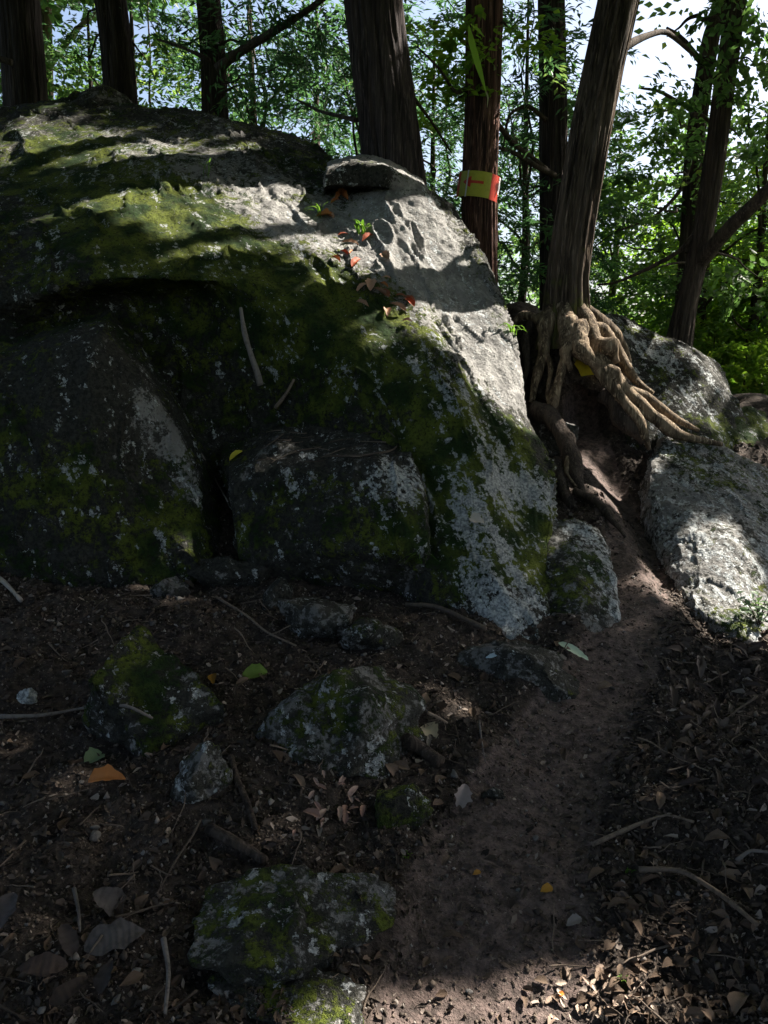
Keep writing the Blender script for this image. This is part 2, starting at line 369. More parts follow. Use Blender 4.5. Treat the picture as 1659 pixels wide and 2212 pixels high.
LS = [
 [(-220,740,4.65),(0,725,4.55),(130,690,4.55),(240,668,4.55),(330,790,4.55),(400,900,4.5),(450,1000,4.45),(470,1100,4.35)],
 [(-220,800,4.1),(0,772,4.1),(110,742,4.05),(220,735,4.05),(302,825,4.1),(372,925,4.15),(424,1010,4.1),(442,1120,4.0)],
 [(-220,900,3.98),(0,860,3.92),(80,850,3.88),(170,850,3.88),(235,900,3.92),(295,990,3.95),(365,1080,3.95),(435,1180,3.85)],
 [(-220,1050,3.9),(0,1050,3.82),(80,1050,3.78),(160,1050,3.76),(230,1070,3.77),(300,1110,3.8),(372,1160,3.8),(430,1210,3.75)],
 [(-220,1250,3.85),(0,1250,3.78),(80,1250,3.74),(160,1250,3.72),(230,1245,3.72),(300,1245,3.72),(370,1245,3.72),(420,1245,3.72)]]
v, f = loft(LS, 170, 200, top=[(0, .3, -.2)], bottom=[(0, .1, -.4)], right=[(.03, .15, -.1), (0, .4, -.2)], amp=.6, seed=2, crisp=.85)
mo = .5 + spots(v, [(200,780,4.0,.3,-.5),(330,900,4.0,.22,-.35),(300,960,3.95,.2,-.2),(80,1000,3.8,.4,.1),(380,1120,3.8,.2,.2)])
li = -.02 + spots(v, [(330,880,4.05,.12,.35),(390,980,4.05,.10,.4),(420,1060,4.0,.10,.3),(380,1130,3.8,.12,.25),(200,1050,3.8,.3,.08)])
rock_object('boulder', v, f, mo, li, 'dark slanting slab with a pale worn right edge, against the foot of the huge boulder', crust_shade=.85 + spots(v, [(330,880,4.05,.14,-.5),(390,970,4.08,.12,-.5),(420,1050,4.02,.1,-.4)]))

MB = [
 [(480,975,4.35),(600,930,4.3),(720,922,4.25),(830,935,4.15),(880,960,4.02)],
 [(505,1040,4.02),(600,1012,3.92),(700,1018,3.86),(812,995,3.8),(905,1032,3.76)],
 [(525,1130,3.92),(600,1110,3.82),(710,1100,3.74),(822,1080,3.67),(915,1095,3.66)],
 [(535,1210,3.82),(610,1200,3.74),(720,1190,3.64),(832,1190,3.6),(918,1190,3.56)],
 [(535,1262,3.88),(610,1267,3.84),(720,1272,3.8),(830,1265,3.72),(902,1245,3.66)],
 [(540,1320,4.0),(610,1320,4.0),(720,1330,3.95),(830,1320,3.85),(890,1320,3.75)]]
v, f = loft(MB, 150, 170, top=[(0, .3, -.05)], bottom=[(0, .1, -.3)], left=[(-.05, .3, -.1)], right=[(.05, .2, -.05)], amp=.5, seed=5, crisp=.85)
mo = .5 + spots(v, [(880,1130,3.65,.2,.3),(640,1060,3.85,.2,.15),(840,1020,3.8,.15,-.3),(700,960,4.1,.35,-.8)])
li = .0 + spots(v, [(850,1020,3.8,.10,.55),(790,1060,3.74,.08,.4),(660,1040,3.88,.1,.5),(880,1150,3.6,.15,.25),(720,1065,3.8,.1,.4),(880,1060,3.72,.1,.5)])
rock_object('boulder', v, f, mo, li, 'squat block with white lichen flecks under a ledge of twigs, against the huge boulder', crust_shade=.75)

CS = [[(715,350,5.95),(780,336,5.95),(842,343,5.9),(915,385,5.75)],
      [(704,372,5.36),(762,350,5.32),(832,358,5.28),(918,400,5.40)],
      [(703,388,5.33),(762,376,5.29),(830,384,5.25),(920,415,5.38)],
      [(702,403,5.34),(765,402,5.30),(828,406,5.27),(925,436,5.40)],
      [(704,406,5.6),(765,405,5.6),(828,409,5.6),(925,440,5.6)]]
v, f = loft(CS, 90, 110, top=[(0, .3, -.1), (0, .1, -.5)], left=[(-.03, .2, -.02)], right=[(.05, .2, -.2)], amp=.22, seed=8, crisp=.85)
rock_object('rock', v, f, .15, .1, 'angular block with a black shaded front, perched at the foot of the thickest trunk', 'rock', crust_shade=.3 + spots(v, [(720,390,5.33,.12,.9),(770,385,5.3,.12,.9),(815,385,5.27,.1,.9)]))  # spots blacken the front face, painting in its shade along with lichen

SL = [[(1186,1132,3.9),(1250,1122,3.98),(1288,1142,3.95)],
      [(1182,1230,3.62),(1240,1200,3.66),(1312,1205,3.72)],
      [(1184,1320,3.45),(1250,1312,3.42),(1336,1328,3.46)],
      [(1187,1395,3.36),(1262,1390,3.32),(1334,1396,3.38)]]
v, f = loft(SL, 110, 90, top=[(0, .2, -.1), (0, .1, -.5)], bottom=[(0, .05, -.3)], left=[(.02, .2, -.0)], right=[(.03, .2, -.05), (0, .2, -.3)], amp=.35, seed=11, crisp=.85)
mo = .25 + spots(v, [(1210,1250,3.55,.15,.2)]); li = .12 + spots(v, [(1290,1190,3.75,.1,.45),(1310,1270,3.6,.1,.5),(1270,1150,3.85,.1,.4),(1330,1320,3.46,.08,.4),(1220,1300,3.5,.12,-.1)])
rock_object('boulder', v, f, mo, li, 'grey wedge of rock beside the trail, parted from the huge boulder by a crack', crust_shade=.6)

LR = [
 [(1440,948,5.0),(1530,948,5.0),(1620,992,4.9),(1720,1050,4.8),(1860,1100,4.8)],
 [(1405,990,4.78),(1500,992,4.75),(1610,1040,4.6),(1720,1110,4.5),(1860,1180,4.5)],
 [(1400,1080,4.48),(1490,1072,4.4),(1600,1110,4.27),(1720,1190,4.2),(1860,1270,4.2)],
 [(1425,1180,4.18),(1500,1162,4.05),(1590,1180,3.97),(1700,1260,3.9),(1860,1340,3.9)],
 [(1450,1250,3.92),(1510,1258,3.78),(1592,1285,3.68),(1690,1340,3.65),(1860,1420,3.7)],
 [(1470,1310,3.72),(1530,1338,3.52),(1600,1365,3.42),(1690,1420,3.4),(1860,1480,3.5)]]
v, f = loft(LR, 190, 190, top=[(0, .3, -.1), (0, .2, -.5)], bottom=[(0, 0, -.3)], left=[(-.03, .1, -.25)], right=[(.4, 0, -.5)], amp=.5, seed=14)
mo = .22 + spots(v, [(1590,1000,4.8,.3,.3),(1600,1330,3.5,.2,.3),(1480,1130,4.2,.2,-.2),(1450,980,4.9,.15,.15)]); li = .3 + spots(v, [(1500,1150,4.1,.3,.15)])
rock_object('boulder', v, f, mo, li, 'rounded pale grey boulder beside the trail with a sun patch on its flank', crust_shade=.48)

UR = [
 [(1286,690,6.05),(1330,682,6.15),(1400,722,6.05),(1480,748,5.95),(1545,785,5.95)],
 [(1318,730,5.72),(1370,737,5.8),(1430,748,5.76),(1492,772,5.7),(1562,830,5.75)],
 [(1340,790,5.57),(1382,800,5.56),(1440,810,5.52),(1512,830,5.48),(1592,880,5.55)],
 [(1352,860,5.42),(1402,870,5.37),(1460,880,5.32),(1532,900,5.32),(1612,930,5.42)],
 [(1365,945,5.22),(1422,948,5.17),(1480,952,5.12),(1542,962,5.12),(1622,985,5.32)]]
v, f = loft(UR, 130, 150, top=[(0, .3, -.1), (0, .2, -.6)], bottom=[(0, 0, -.3)], left=[(-.05, .2, -.1)], right=[(.2, .1, -.3)], amp=.5, seed=17)
mo = .3 + spots(v, [(1540,930,5.3,.2,.3),(1400,720,5.9,.15,.3)]); li = .2 + spots(v, [(1430,780,5.6,.25,.3)])
rock_object('boulder', v, f, mo, li, 'grey lichen-spotted boulder behind the exposed roots of the leaning tree', crust_shade=.72)

def ico(sub):
    bm = bmesh.new(); bmesh.ops.create_icosphere(bm, subdivisions=sub, radius=1)
    v = np.array([q.co[:] for q in bm.verts]); f = np.array([[w.index for w in p.verts] for p in bm.faces]); bm.free(); return v, f
ICO = {k: ico(k) for k in (2, 3, 5)}
def stone_verts(seed, size, sub=5, cuts=8, amp=.8, blocky=.92):
    rg = np.random.default_rng(seed); v, f = ICO[sub]; v = v.copy()
    for k in range(cuts):
        n = rg.normal(size=3); n /= np.linalg.norm(n); d = rg.uniform(.34, .72)
        s = v @ n - d; v = v - np.outer(np.maximum(s, 0) * blocky, n)
    lo, hi = v.min(0), v.max(0); v = (v - (lo + hi) / 2) / ((hi - lo) / 2)
    v = v * np.array(size) / 2; m = max(size)
    n = v / (np.linalg.norm(v, axis=1, keepdims=True) + 1e-9)
    q = v / m * 2 + seed
    d = .06 * fbm(q * 1.6, 3) + .03 * np.tanh(2 * fbm((q @ B.T) * np.array([2, 2, 7]), 3)) + .018 * fbm(q * 9, 4)
    return v + n * (d * m * amp)[:, None], f
def base_of(x, y):
    """where the camera ray through a pixel meets the bare ground"""
    d = ray(x, y); t = np.linspace(.8, 8, 700); p = d[None] * t[:, None] + np.array([0, 0, CAMZ])
    k = np.argmax(p[:, 2] < hgt(p[:, 0], p[:, 1], False)); return p[k]
def stone(box, seed, label, moss=.3, lichen=.1, tilt=(0, 0, 0), depth=1.0, lift=0.0, name='rock', Y=None, blocky=.92, amp=.8, group=None, crust_shade=.68):
    x0, y0, x1, y1 = box; b = base_of((x0 + x1) / 2, y1) if Y is None else W((x0 + x1) / 2, y1, Y)
    w = (x1 - x0) / 1702 * b[1] * 1.1; h = (y1 - y0) / 1702 * b[1]
    el = math.atan2(CAMZ - b[2], b[1]); dp = w * .8 * depth
    hh = max(.35 * h, (h - dp * math.sin(el) * .55) / math.cos(el)); V = hh * .85; hh = 1.7 * V
    v, f = stone_verts(seed, (w, dp, hh), blocky=blocky, amp=amp)
    Rm = np.array((Matrix.Rotation(R(tilt[2]), 3, 'Z') @ Matrix.Rotation(R(tilt[1]), 3, 'Y') @ Matrix.Rotation(R(tilt[0]), 3, 'X')))
    v = v @ Rm.T + b + np.array([0, dp * .42, V * .22 + lift])
    return rock_object(name, v, f, moss, lichen, label, 'rock', group, crust_shade)
stone((450, 1385, 912, 1690), 21, 'large blunt mossy rock with a dark hollow beneath, in the leaf litter', .42, .12, (14, 6, 10), 1.0)
stone((175, 1345, 470, 1610), 52, 'dark green mossy rock with a steep right edge, in the leaf litter', .5, .03, (6, 8, -20), 1.1)
stone((370, 1590, 490, 1740), 23, 'small dark rock touching the left side of the large blunt mossy rock', .4, .15, (0, 0, 30), .8)
stone((380, 1955, 865, 2150), 24, 'broad low mossy rock half buried beside the trail', .42, .12, (4, 3, 8), .8, .06)
stone((495, 2062, 640, 2125), 25, 'oblong pale stone lying against the broad low mossy rock', .1, .2, (0, 4, 5), .8, .05)
stone((990, 1385, 1290, 1500), 26, 'flat dark slab at the foot of the split-off wedge', .15, -.1, (10, 16, -12), .7)
stone((395, 1195, 575, 1265), 27, 'flat brownish stone at the foot of the slanting slab', .1, -.1, (4, 4, 6), .7)
stone((800, 1690, 930, 1795), 28, 'small dark stone in the hollow below the large blunt mossy rock', .5, 0, (0, 8, 10), .9)
stone((590, 1280, 765, 1370), 29, 'brown rubble stone under the squat block', .15, 0, (6, 0, -14), .8)
stone((735, 1325, 865, 1402), 30, 'dark rubble stone wedged behind the large blunt mossy rock', .3, .05, (6, 0, 24), .8)
stone((1040, 1690, 1104, 1738), 31, 'small round brown stone on the trail edge', -.2, -.2, (0, 0, 0), .9)
stone((425, 2150, 800, 2260), 32, 'long low rock half buried in front of the broad mossy rock', .4, .1, (0, 3, 4), .7, .04)
stone((960, 1490, 1230, 1610), 33, 'flat rock sunk in the trail edge below the dark slab', .1, -.1, (2, 4, 12), 1.0, -.05)
stone((1545, 850, 1720, 1010), 34, 'rounded rock with green moss beyond the pale boulder', .72, .05, (0, 0, 20), 1.0, -.05, 'rock', 5.25)
stone((60, 196, 250, 232), 35, 'flat dark stone on top of the huge boulder', .3, 0, (0, -4, 10), .8, 0, 'rock', 6.65)
stone((325, 1240, 400, 1285), 36, 'fist-sized grey stone next to the flat brownish stone', -.1, -.1, (0, 6, 40), .9)
stone((540, 1245, 640, 1300), 37, 'knobbly brown stone between the flat brownish stone and the squat block', .1, -.1, (0, 0, 70), .9)
stone((30, 1480, 72, 1512), 38, 'small bright white stone on the left litter', -1.0, .9, (0, 0, 10), .9)
stone((1150, 885, 1235, 960), 39, 'dark lump of earth and rock under the left roots', -.2, -.3, (0, 30, 20), 1.0, 0, 'rock', 4.85)

# ================================================================== TREES
def tube(pts, rad, ns=8, amp=0.0, seed=0, sub=1, cap=True):
    pts = np.array(pts, float); rad = np.array(rad, float)
    if sub > 1:
        m = (len(pts) - 1) * sub + 1; pts = upsample(pts, m, 0); rad = np.interp(np.linspace(0, len(rad) - 1, m), np.arange(len(rad)), rad)
    t = np.gradient(pts, axis=0); t /= np.linalg.norm(t, axis=1, keepdims=True) + 1e-9
    ref = np.array([0, 1.0, 0]) if abs(t[:, 1]).mean() < .8 else np.array([1.0, 0, 0])
    a = np.cross(t, ref); a /= np.linalg.norm(a, axis=1, keepdims=True) + 1e-9; b = np.cross(a, t)
    th = np.linspace(0, 2 * math.pi, ns, endpoint=False)
    d = np.cos(th)[None, :, None] * a[:, None] + np.sin(th)[None, :, None] * b[:, None]
    r = rad[:, None, None] * np.ones((1, ns, 1))
    if amp:
        q = (pts[:, None] + d * rad[:, None, None]).reshape(-1, 3) + seed * 5.1
        r = r * (1 + amp * fbm(q * 9, 3).reshape(len(pts), ns, 1)) 
    v = (pts[:, None] + d * r).reshape(-1, 3); f = grid_faces(len(pts), ns, True)
    if cap:
        v = np.concatenate([v, [pts[0]], [pts[-1]]]); k = len(pts) * ns; i = np.arange(ns); j = (i + 1) % ns
        f = np.concatenate([f, np.stack([j, i, np.full(ns, k), np.full(ns, k)], 1), np.stack([k - ns + i, k - ns + j, np.full(ns, k + 1), np.full(ns, k + 1)], 1)])
    return v, f
def tube_mesh(name, v, f):
    # cap quads with a repeated corner become triangles
    tri = f[:, 2] == f[:, 3]
    me = bpy.data.meshes.new(name); faces = f[~tri].tolist() + f[tri][:, :3].tolist()
    me.from_pydata(v.tolist(), [], faces); me.polygons.foreach_set('use_smooth', np.ones(len(me.polygons), bool)); me.update(); return me
def trunk_verts(pts, rad, seed, nz=300, ns=96, ridge=.018, freq=9.0, zf=1.0):
    pts = np.array(pts, float); c = upsample(pts, nz, 0); r = np.interp(np.linspace(0, len(rad) - 1, nz), np.arange(len(rad)), rad)
    th = np.linspace(0, 2 * math.pi, ns, endpoint=False); T, Z = np.meshgrid(th, c[:, 2])
    q = np.stack([np.cos(T).ravel() * freq / 4, np.sin(T).ravel() * freq / 4, Z.ravel() * zf], 1) + seed * 7.7
    rid = np.abs(fbm(q * np.array([3.2, 3.2, .75]), 3)).reshape(nz, ns)
    lump = fbm(q * np.array([.35, .35, .8]), 2).reshape(nz, ns)
    rr = r[:, None] * (1 + .06 * lump) + ridge * (sstep(0, .5, rid) - .5) * np.minimum(1, r[:, None] / .12)
    v = np.stack([c[:, 0, None] + rr * np.cos(T), c[:, 1, None] + rr * np.sin(T), Z], -1).reshape(-1, 3)
    return v, grid_faces(nz, ns, True)

# gaps in the leaf roof through which sunlight reaches the places lit in the photo: (from, to, radius, how open)
GAPS = [
 (W(220,385,5.2), W(460,545,4.8), .21, 1), (W(10,300,6.0), W(240,360,5.7), .19, 1), (W(270,290,6.0), W(420,350,5.6), .18, .95), (W(40,245,6.4), W(200,250,6.4), .18, .85),
 (W(590,430,5.25), W(690,520,4.95), .20, 1), (W(830,430,5.2), W(960,620,4.85), .30, 1), (W(980,680,4.75), W(1115,870,4.5), .26, 1),
 (W(735,590,4.7), W(790,650,4.6), .13, 1), (W(870,650,4.6), W(900,690,4.5), .13, .9), (W(480,290,6.2), W(640,400,5.5), .11, .8), (W(900,400,5.45), W(1000,520,5.3), .18, 1),
 (W(740,470,5.15), W(800,540,4.9), .14, 1), (W(1030,560,5.2), W(1105,710,4.8), .18, 1), (W(500,370,5.5), W(570,430,5.25), .12, .8), (W(330,340,5.7), W(560,440,5.3), .08, .7),
 (W(1072,280,6.3), W(1060,580,6.3), .16, 1), (W(1320,100,5.3), W(1260,560,5.2), .12, .6), (W(1265,620,5.2), W(1275,740,5.1), .2, 1),
 (W(1225,720,5.1), W(1200,880,5.0), .15, 1), (W(1290,760,5.1), W(1440,920,4.9), .17, 1), (W(1150,700,5.3), W(1165,790,5.2), .12, .9), (W(1250,945,5.0), W(1310,940,5.0), .11, 1),
 (W(1520,1180,3.97), W(1660,1300,3.6), .20, 1), (W(1365,1255,3.85), W(1410,1250,3.9), .06, 1), (W(910,1540,2.8), W(950,1575,2.75), .07, 1),
 (W(840,2280,1.47), W(1120,2240,1.53), .22, 1), (W(1060,2235,1.54), W(1270,2215,1.57), .20, 1), (W(900,2350,1.4), W(1300,2320,1.42), .22, 1), (W(1500,780,5.8), W(1560,830,5.6), .15, .9), (W(830,80,6), W(850,240,6), .07, .6), (W(1400,690,6.0), W(1420,720,5.9), .12, .9),
 (W(1195,330,7.2), W(1215,380,7.2), .1, .9), (W(470,60,8.1), W(480,230,8.1), .1, .7)]
def in_gap(c):
    """leaf centres whose shadow would fall on one of those places"""
    k = np.zeros(len(c), bool); rg = np.random.default_rng(5)
    for (p, q, r, s) in GAPS:
        pq = q - p; Sx = np.cross(S, pq); 
        # distance between the line c - t S and the segment pq, measured across the sun direction
        P = lambda u: u - np.outer(u @ S, S) if u.ndim == 2 else u - (u @ S) * S
        a, b, x = P(p), P(q), P(c); ab = b - a; t = np.clip(((x - a) @ ab) / (ab @ ab + 1e-9), 0, 1)
        d = np.linalg.norm(x - a - t[:, None] * ab, axis=1)
        k |= (d < r * rg.uniform(.9, 1.25, len(c))) & (rg.random(len(c)) < s) & (c @ S > (p @ S) + .8)
    return k
def leaves_mesh(name, centres, dirs, nrm, L, Wd, tint, mat):
    n = len(centres); d = dirs / (np.linalg.norm(dirs, axis=1, keepdims=True) + 1e-9)
    s = np.cross(d, nrm); s /= np.linalg.norm(s, axis=1, keepdims=True) + 1e-9; up = np.cross(s, d)
    L = np.asarray(L)[:, None]; Wd = np.asarray(Wd)[:, None]
    v = np.stack([centres - d * L * .5, centres - s * Wd * .5 + up * Wd * .12 - d * L * .05, centres + d * L * .5 - up * L * .12, centres + s * Wd * .5 + up * Wd * .12 - d * L * .05], 1).reshape(-1, 3)
    b = np.arange(n)[:, None] * 4; f = np.concatenate([b + np.array([[0, 1, 2]]), b + np.array([[0, 2, 3]])], 1).reshape(-1, 3)
    me = mesh_np(name, v, f, False); attr(me, 'tint', np.repeat(tint, 4)); me.materials.append(mat); return me
def spray_leaves(cl, out, per, spread, flat, rg, kind):
    """leaves of every clump: cl = clump centres, out = clump outward directions"""
    n = len(cl) * per; i = np.repeat(np.arange(len(cl)), per)
    o = out[i] / (np.linalg.norm(out[i], axis=1, keepdims=True) + 1e-9)
    if kind == 'roof':
        off = rg.normal(size=(n, 3)) * np.array([spread, spread, spread * flat]) * rg.uniform(.5, 1.4, len(cl))[i][:, None]
        c = cl[i] + off; d = o * .5 + rg.normal(size=(n, 3)) * .6; d[:, 2] -= .35
        nr = np.array([0, -.1, .5]) + rg.normal(size=(n, 3)) * .8
    else:       # flat layered sprays: leaves set along a branchlet and its side twigs
        m = len(cl); ax = out * np.array([1, 1, .25]) + rg.normal(size=(m, 3)) * .5; ax[:, 2] = ax[:, 2] * .4 - .25 * np.linalg.norm(ax[:, :2], axis=1) * (1 if kind == 'conifer' else .6); ax /= np.linalg.norm(ax, axis=1, keepdims=True) + 1e-9
        nn = np.array([0, 0, 1.0]) + rg.normal(size=(m, 3)) * .55; lat = np.cross(nn, ax); lat /= np.linalg.norm(lat, axis=1, keepdims=True); nn = np.cross(ax, lat)
        ln = spread * rg.uniform(1.6, 3.6, m); u = rg.uniform(-.5, .5, n); wv = rg.normal(size=n) * .17 * (1.15 - np.abs(u + .15)) 
        c = cl[i] + ax[i] * (u * ln[i])[:, None] + lat[i] * (wv * ln[i])[:, None] + nn[i] * (rg.normal(size=n) * .05 * ln[i])[:, None] - np.array([0, 0, 1.0]) * (.35 * np.abs(wv) * ln[i])[:, None]
        d = ax[i] * .8 + lat[i] * np.sign(wv)[:, None] * rg.uniform(.3, 1.2, n)[:, None] + rg.normal(size=(n, 3)) * .3
        nr = nn[i] + rg.normal(size=(n, 3)) * .42
    tint = np.clip(.45 * rg.random(len(cl))[i] + .55 * rg.random(n), 0, 1)
    return c, d, nr, tint
def ellipsoid_clumps(c, r, n, rg, hollow=.45):
    p = []; seed_off = rg.uniform(0, 50)
    while len(p) < n:
        q = rg.uniform(-1, 1, (n, 3)); l = np.linalg.norm(q, axis=1); q = q[(l < 1) & (l > hollow * rg.random(n))]
        q = q[vnoise(q * 3.0 + seed_off) .__gt__(.06)] if len(q) else q
        p.extend(q.tolist())
    p = np.array(p[:n]); return np.array(c) + p * np.array(r), p * np.array(r)
SIZE = {'broad': (.105, .062), 'conifer': (.12, .034), 'roof': (.20, .125)}
def crown_mesh(name, c, r, n, per, seed, kind, mat, gap=False, scale=1.0, base=np.zeros(3), spread=.22, flat=.45, hollow=.45):
    rg = np.random.default_rng(seed); cl, out = ellipsoid_clumps(c, r, n, rg, hollow)
    cc, d, nr, t = spray_leaves(cl, out, per, spread * scale, flat, rg, kind)
    if gap:
        k = ~in_gap(cc + base); cc, d, nr, t = cc[k], d[k], nr[k], t[k]
    l, w = SIZE[kind]; m = len(cc); s = rg.uniform(.7, 1.3, m) * scale
    return leaves_mesh(name, cc, d, nr, l * s, w * s, t, mat), cl
def limb_mesh(a, b, r0, rg, sag=.15, name='limb', ns=6):
    a = np.array(a, float); b = np.array(b, float); L = np.linalg.norm(b - a); m = 5
    p = [a + (b - a) * k / m + rg.normal(size=3) * L * .035 * (0 < k < m) + np.array([0, 0, sag * L * math.sin(math.pi * k / m) * .5]) for k in range(m + 1)]
    v, f = tube(p, np.linspace(r0, r0 * .25, m + 1), ns, 0, 0, 3); return tube_mesh(name, v, f)
def make_tree(label, pix, rads, mat, crown, seed, cat='tree', group=None, ridge=.016, freq=9, ns=110, base_drop=.6, limbs=5, top=9.0, moss=0.0, limb_mat=None, leaf=None):
    """pix: (x, y, Y) points up the trunk; the trunk then goes on above the picture to its crown"""
    P3 = [W(*p) for p in pix]; base = P3[0].copy()
    slope = (P3[-1] - P3[-2]); slope = slope / slope[2]
    foot = P3[0] - (P3[1] - P3[0]) / np.linalg.norm(P3[1] - P3[0]) * base_drop
    pts = [foot] + P3 + [P3[-1] + slope * (top - P3[-1][2]) * k for k in (.5, 1.0)]
    rr = [rads[0] * 1.25] + list(rads) + [rads[-1] * .85, rads[-1] * .5]
    root = empty('tree', tuple(base)); tag(root, label, cat, group)
    v, f = trunk_verts(np.array(pts) - base, rr, seed, 300, ns, ridge, freq)
    me = mesh_np('trunk', v, f)
    zz = v[:, 2]; attr(me, 'moss', moss * np.exp(-np.maximum(zz, 0) / .5) - .1)
    link('trunk', me, mat, root)
    rg = np.random.default_rng(seed + 100)
    if crown:
        kind, n, per, r, lm = crown; topp = np.array(pts[-1]) - base; cc = topp + np.array([0, 0, -.2])
        cme, cl = crown_mesh('crown', cc, r, n, per, seed + 50, kind, lm, True, 1.25, base, .26)
        link('crown', cme, None, root)
        for k in range(limbs):
            t = rg.uniform(.8, 1.0); a = np.array(pts[-2]) + (np.array(pts[-1]) - np.array(pts[-2])) * rg.uniform(0, .9) - base
            e = cl[rg.integers(len(cl))]
            if not in_gap(a + (e - a) * np.linspace(0, 1, 30)[:, None] + base).any(): link('limb', limb_mesh(a, e, rads[-1] * .35, rg), M_DARKBARK, root)
    root['_base'] = tuple(base); return root
def add_branch(root, pix, r0, r1, mat=None, name='branch', ns=7, sub=4, amp=.12):
    base = np.array(root['_base']); p = [W(*q) - base for q in pix]
    v, f = tube(p, np.linspace(r0, r1, len(p)), ns, amp, len(pix), sub); return link(name, tube_mesh(name, v, f), mat or M_DARKBARK, root)

CR = lambda n, r=(2.6, 2.6, 2.2), k='roof', m=None: (k, n, 34, r, m or M_LEAF_B)
t1 = make_tree('thick straight trunk with a greenish right side, behind the flat stone on the boulder', [(55,225,8.2),(46,100,8.2),(38,0,8.2)], [.195,.19,.185], M_CEDAR, CR(170), 41, limbs=4)
t2 = make_tree('dark straight trunk behind the huge boulder, the slimmer neighbour of the greenish one', [(262,235,7.9),(252,110,7.9),(238,0,7.9)], [.145,.14,.137], M_CEDAR, CR(170), 42, limbs=4)
t3 = make_tree('thin dark trunk with a long bare rising branch, behind the huge boulder', [(466,255,8.2),(460,120,8.2),(451,0,8.2)], [.122,.112,.107], M_CEDAR, CR(170), 43, limbs=4)
t4 = make_tree('thickest dark trunk standing right behind the angular perched block', [(852,400,6.0),(838,260,6.0),(822,120,6.0),(808,0,6.0)], [.225,.21,.2,.195], M_CEDAR, CR(200), 44, limbs=5, ridge=.022)
t5 = make_tree('reddish trunk carrying the yellow and red trail sign', [(1036,620,6.5),(1036,410,6.45),(1043,200,6.4),(1045,0,6.4)], [.135,.135,.13,.13], M_CEDAR_R, CR(180), 45, limbs=4)
t6 = make_tree('dark upright trunk behind the leaning tree', [(1196,690,7.3),(1196,450,7.3),(1194,200,7.3),(1190,0,7.3)], [.125,.12,.115,.11], M_CEDAR, CR(160), 46, limbs=4)
t7 = make_tree('leaning furrowed trunk rising from a tangle of exposed roots', [(1222,705,5.32),(1226,600,5.3),(1242,480,5.3),(1272,300,5.3),(1305,140,5.3),(1336,0,5.3)], [.16,.125,.12,.118,.115,.115], M_OAK, CR(200), 47, limbs=5, ridge=.03, freq=9, ns=120, base_drop=.15, moss=.35)
t8 = make_tree('dark forked trunk leaning right, at the edge of the drop behind the boulders', [(1462,760,6.5),(1482,660,6.5),(1515,520,6.5),(1545,340,6.5),(1568,160,6.5),(1590,0,6.5)], [.11,.085,.08,.078,.075,.07], M_DARKBARK, CR(150), 48, limbs=4, base_drop=.5)
t9 = make_tree('slim dark trunk beyond the forked trunk, half hidden by leaves', [(1476,720,8.4),(1490,500,8.4),(1503,300,8.4),(1532,100,8.4),(1560,0,8.4)], [.10,.09,.085,.08,.075], M_DARKBARK, CR(120), 49, limbs=3)
t10 = make_tree('slender pinkish trunk in the far left leaves', [(105,260,12),(102,100,12),(99,0,12)], [.075,.07,.07], M_PALEBARK, CR(120), 50, limbs=3)
add_branch(t3, [(470,150,7.5),(520,110,7.4),(580,75,7.2),(660,25,7.0),(720,-20,6.9)], .045, .02)
add_branch(t3, [(452,130,7.5),(400,105,7.6),(340,85,7.8)], .022, .008)
add_branch(t1, [(25,135,7.5),(-10,125,7.5),(-60,128,7.4)], .03, .015)
add_branch(t5, [(1060,250,6.5),(1110,310,6.8),(1150,340,7.0),(1200,380,7.2)], .025, .015)
add_branch(t5, [(1020,180,6.4),(985,200,6.3),(950,150,6.2),(900,100,6.2)], .018, .006)
add_branch(t6, [(1180,260,7.2),(1140,230,7.1),(1100,250,7.0),(1085,330,7.0)], .022, .008)
add_branch(t6, [(1200,380,7.2),(1160,360,7.0),(1110,330,6.9),(1080,320,6.8)], .028, .014)
add_branch(t7, [(1330,110,5.3),(1390,80,5.6),(1440,70,5.9),(1500,120,6.3)], .03, .012)
add_branch(t8, [(1505,575,6.5),(1545,525,6.3),(1600,470,6.1),(1680,390,5.9),(1790,270,5.7),(1900,120,5.6),(1960,-60,5.6)], .065, .02)
add_branch(t8, [(1520,480,6.5),(1470,540,6.5),(1400,580,6.6),(1330,610,6.7),(1290,615,6.8)], .022, .008)
add_branch(t8, [(1560,200,6.5),(1480,90,6.6),(1440,60,6.7)], .025, .01)
add_branch(t9, [(1500,320,8.4),(1470,410,8.2),(1410,470,8.0),(1330,500,7.8)], .026, .008)
add_branch(t9, [(1510,250,8.4),(1430,200,8.2),(1380,190,8.0)], .026, .008)
add_branch(t10, [(102,150,12),(130,110,11.8),(170,60,11.5),(215,20,11.3)], .05, .03, M_PALEBARK)
add_branch(t4, [(770,260,6.1),(730,250,6.6),(690,240,7.0),(640,215,7.4)], .02, .008)
add_branch(t4, [(885,200,6.0),(930,260,6.2),(975,330,6.4)], .016, .006)

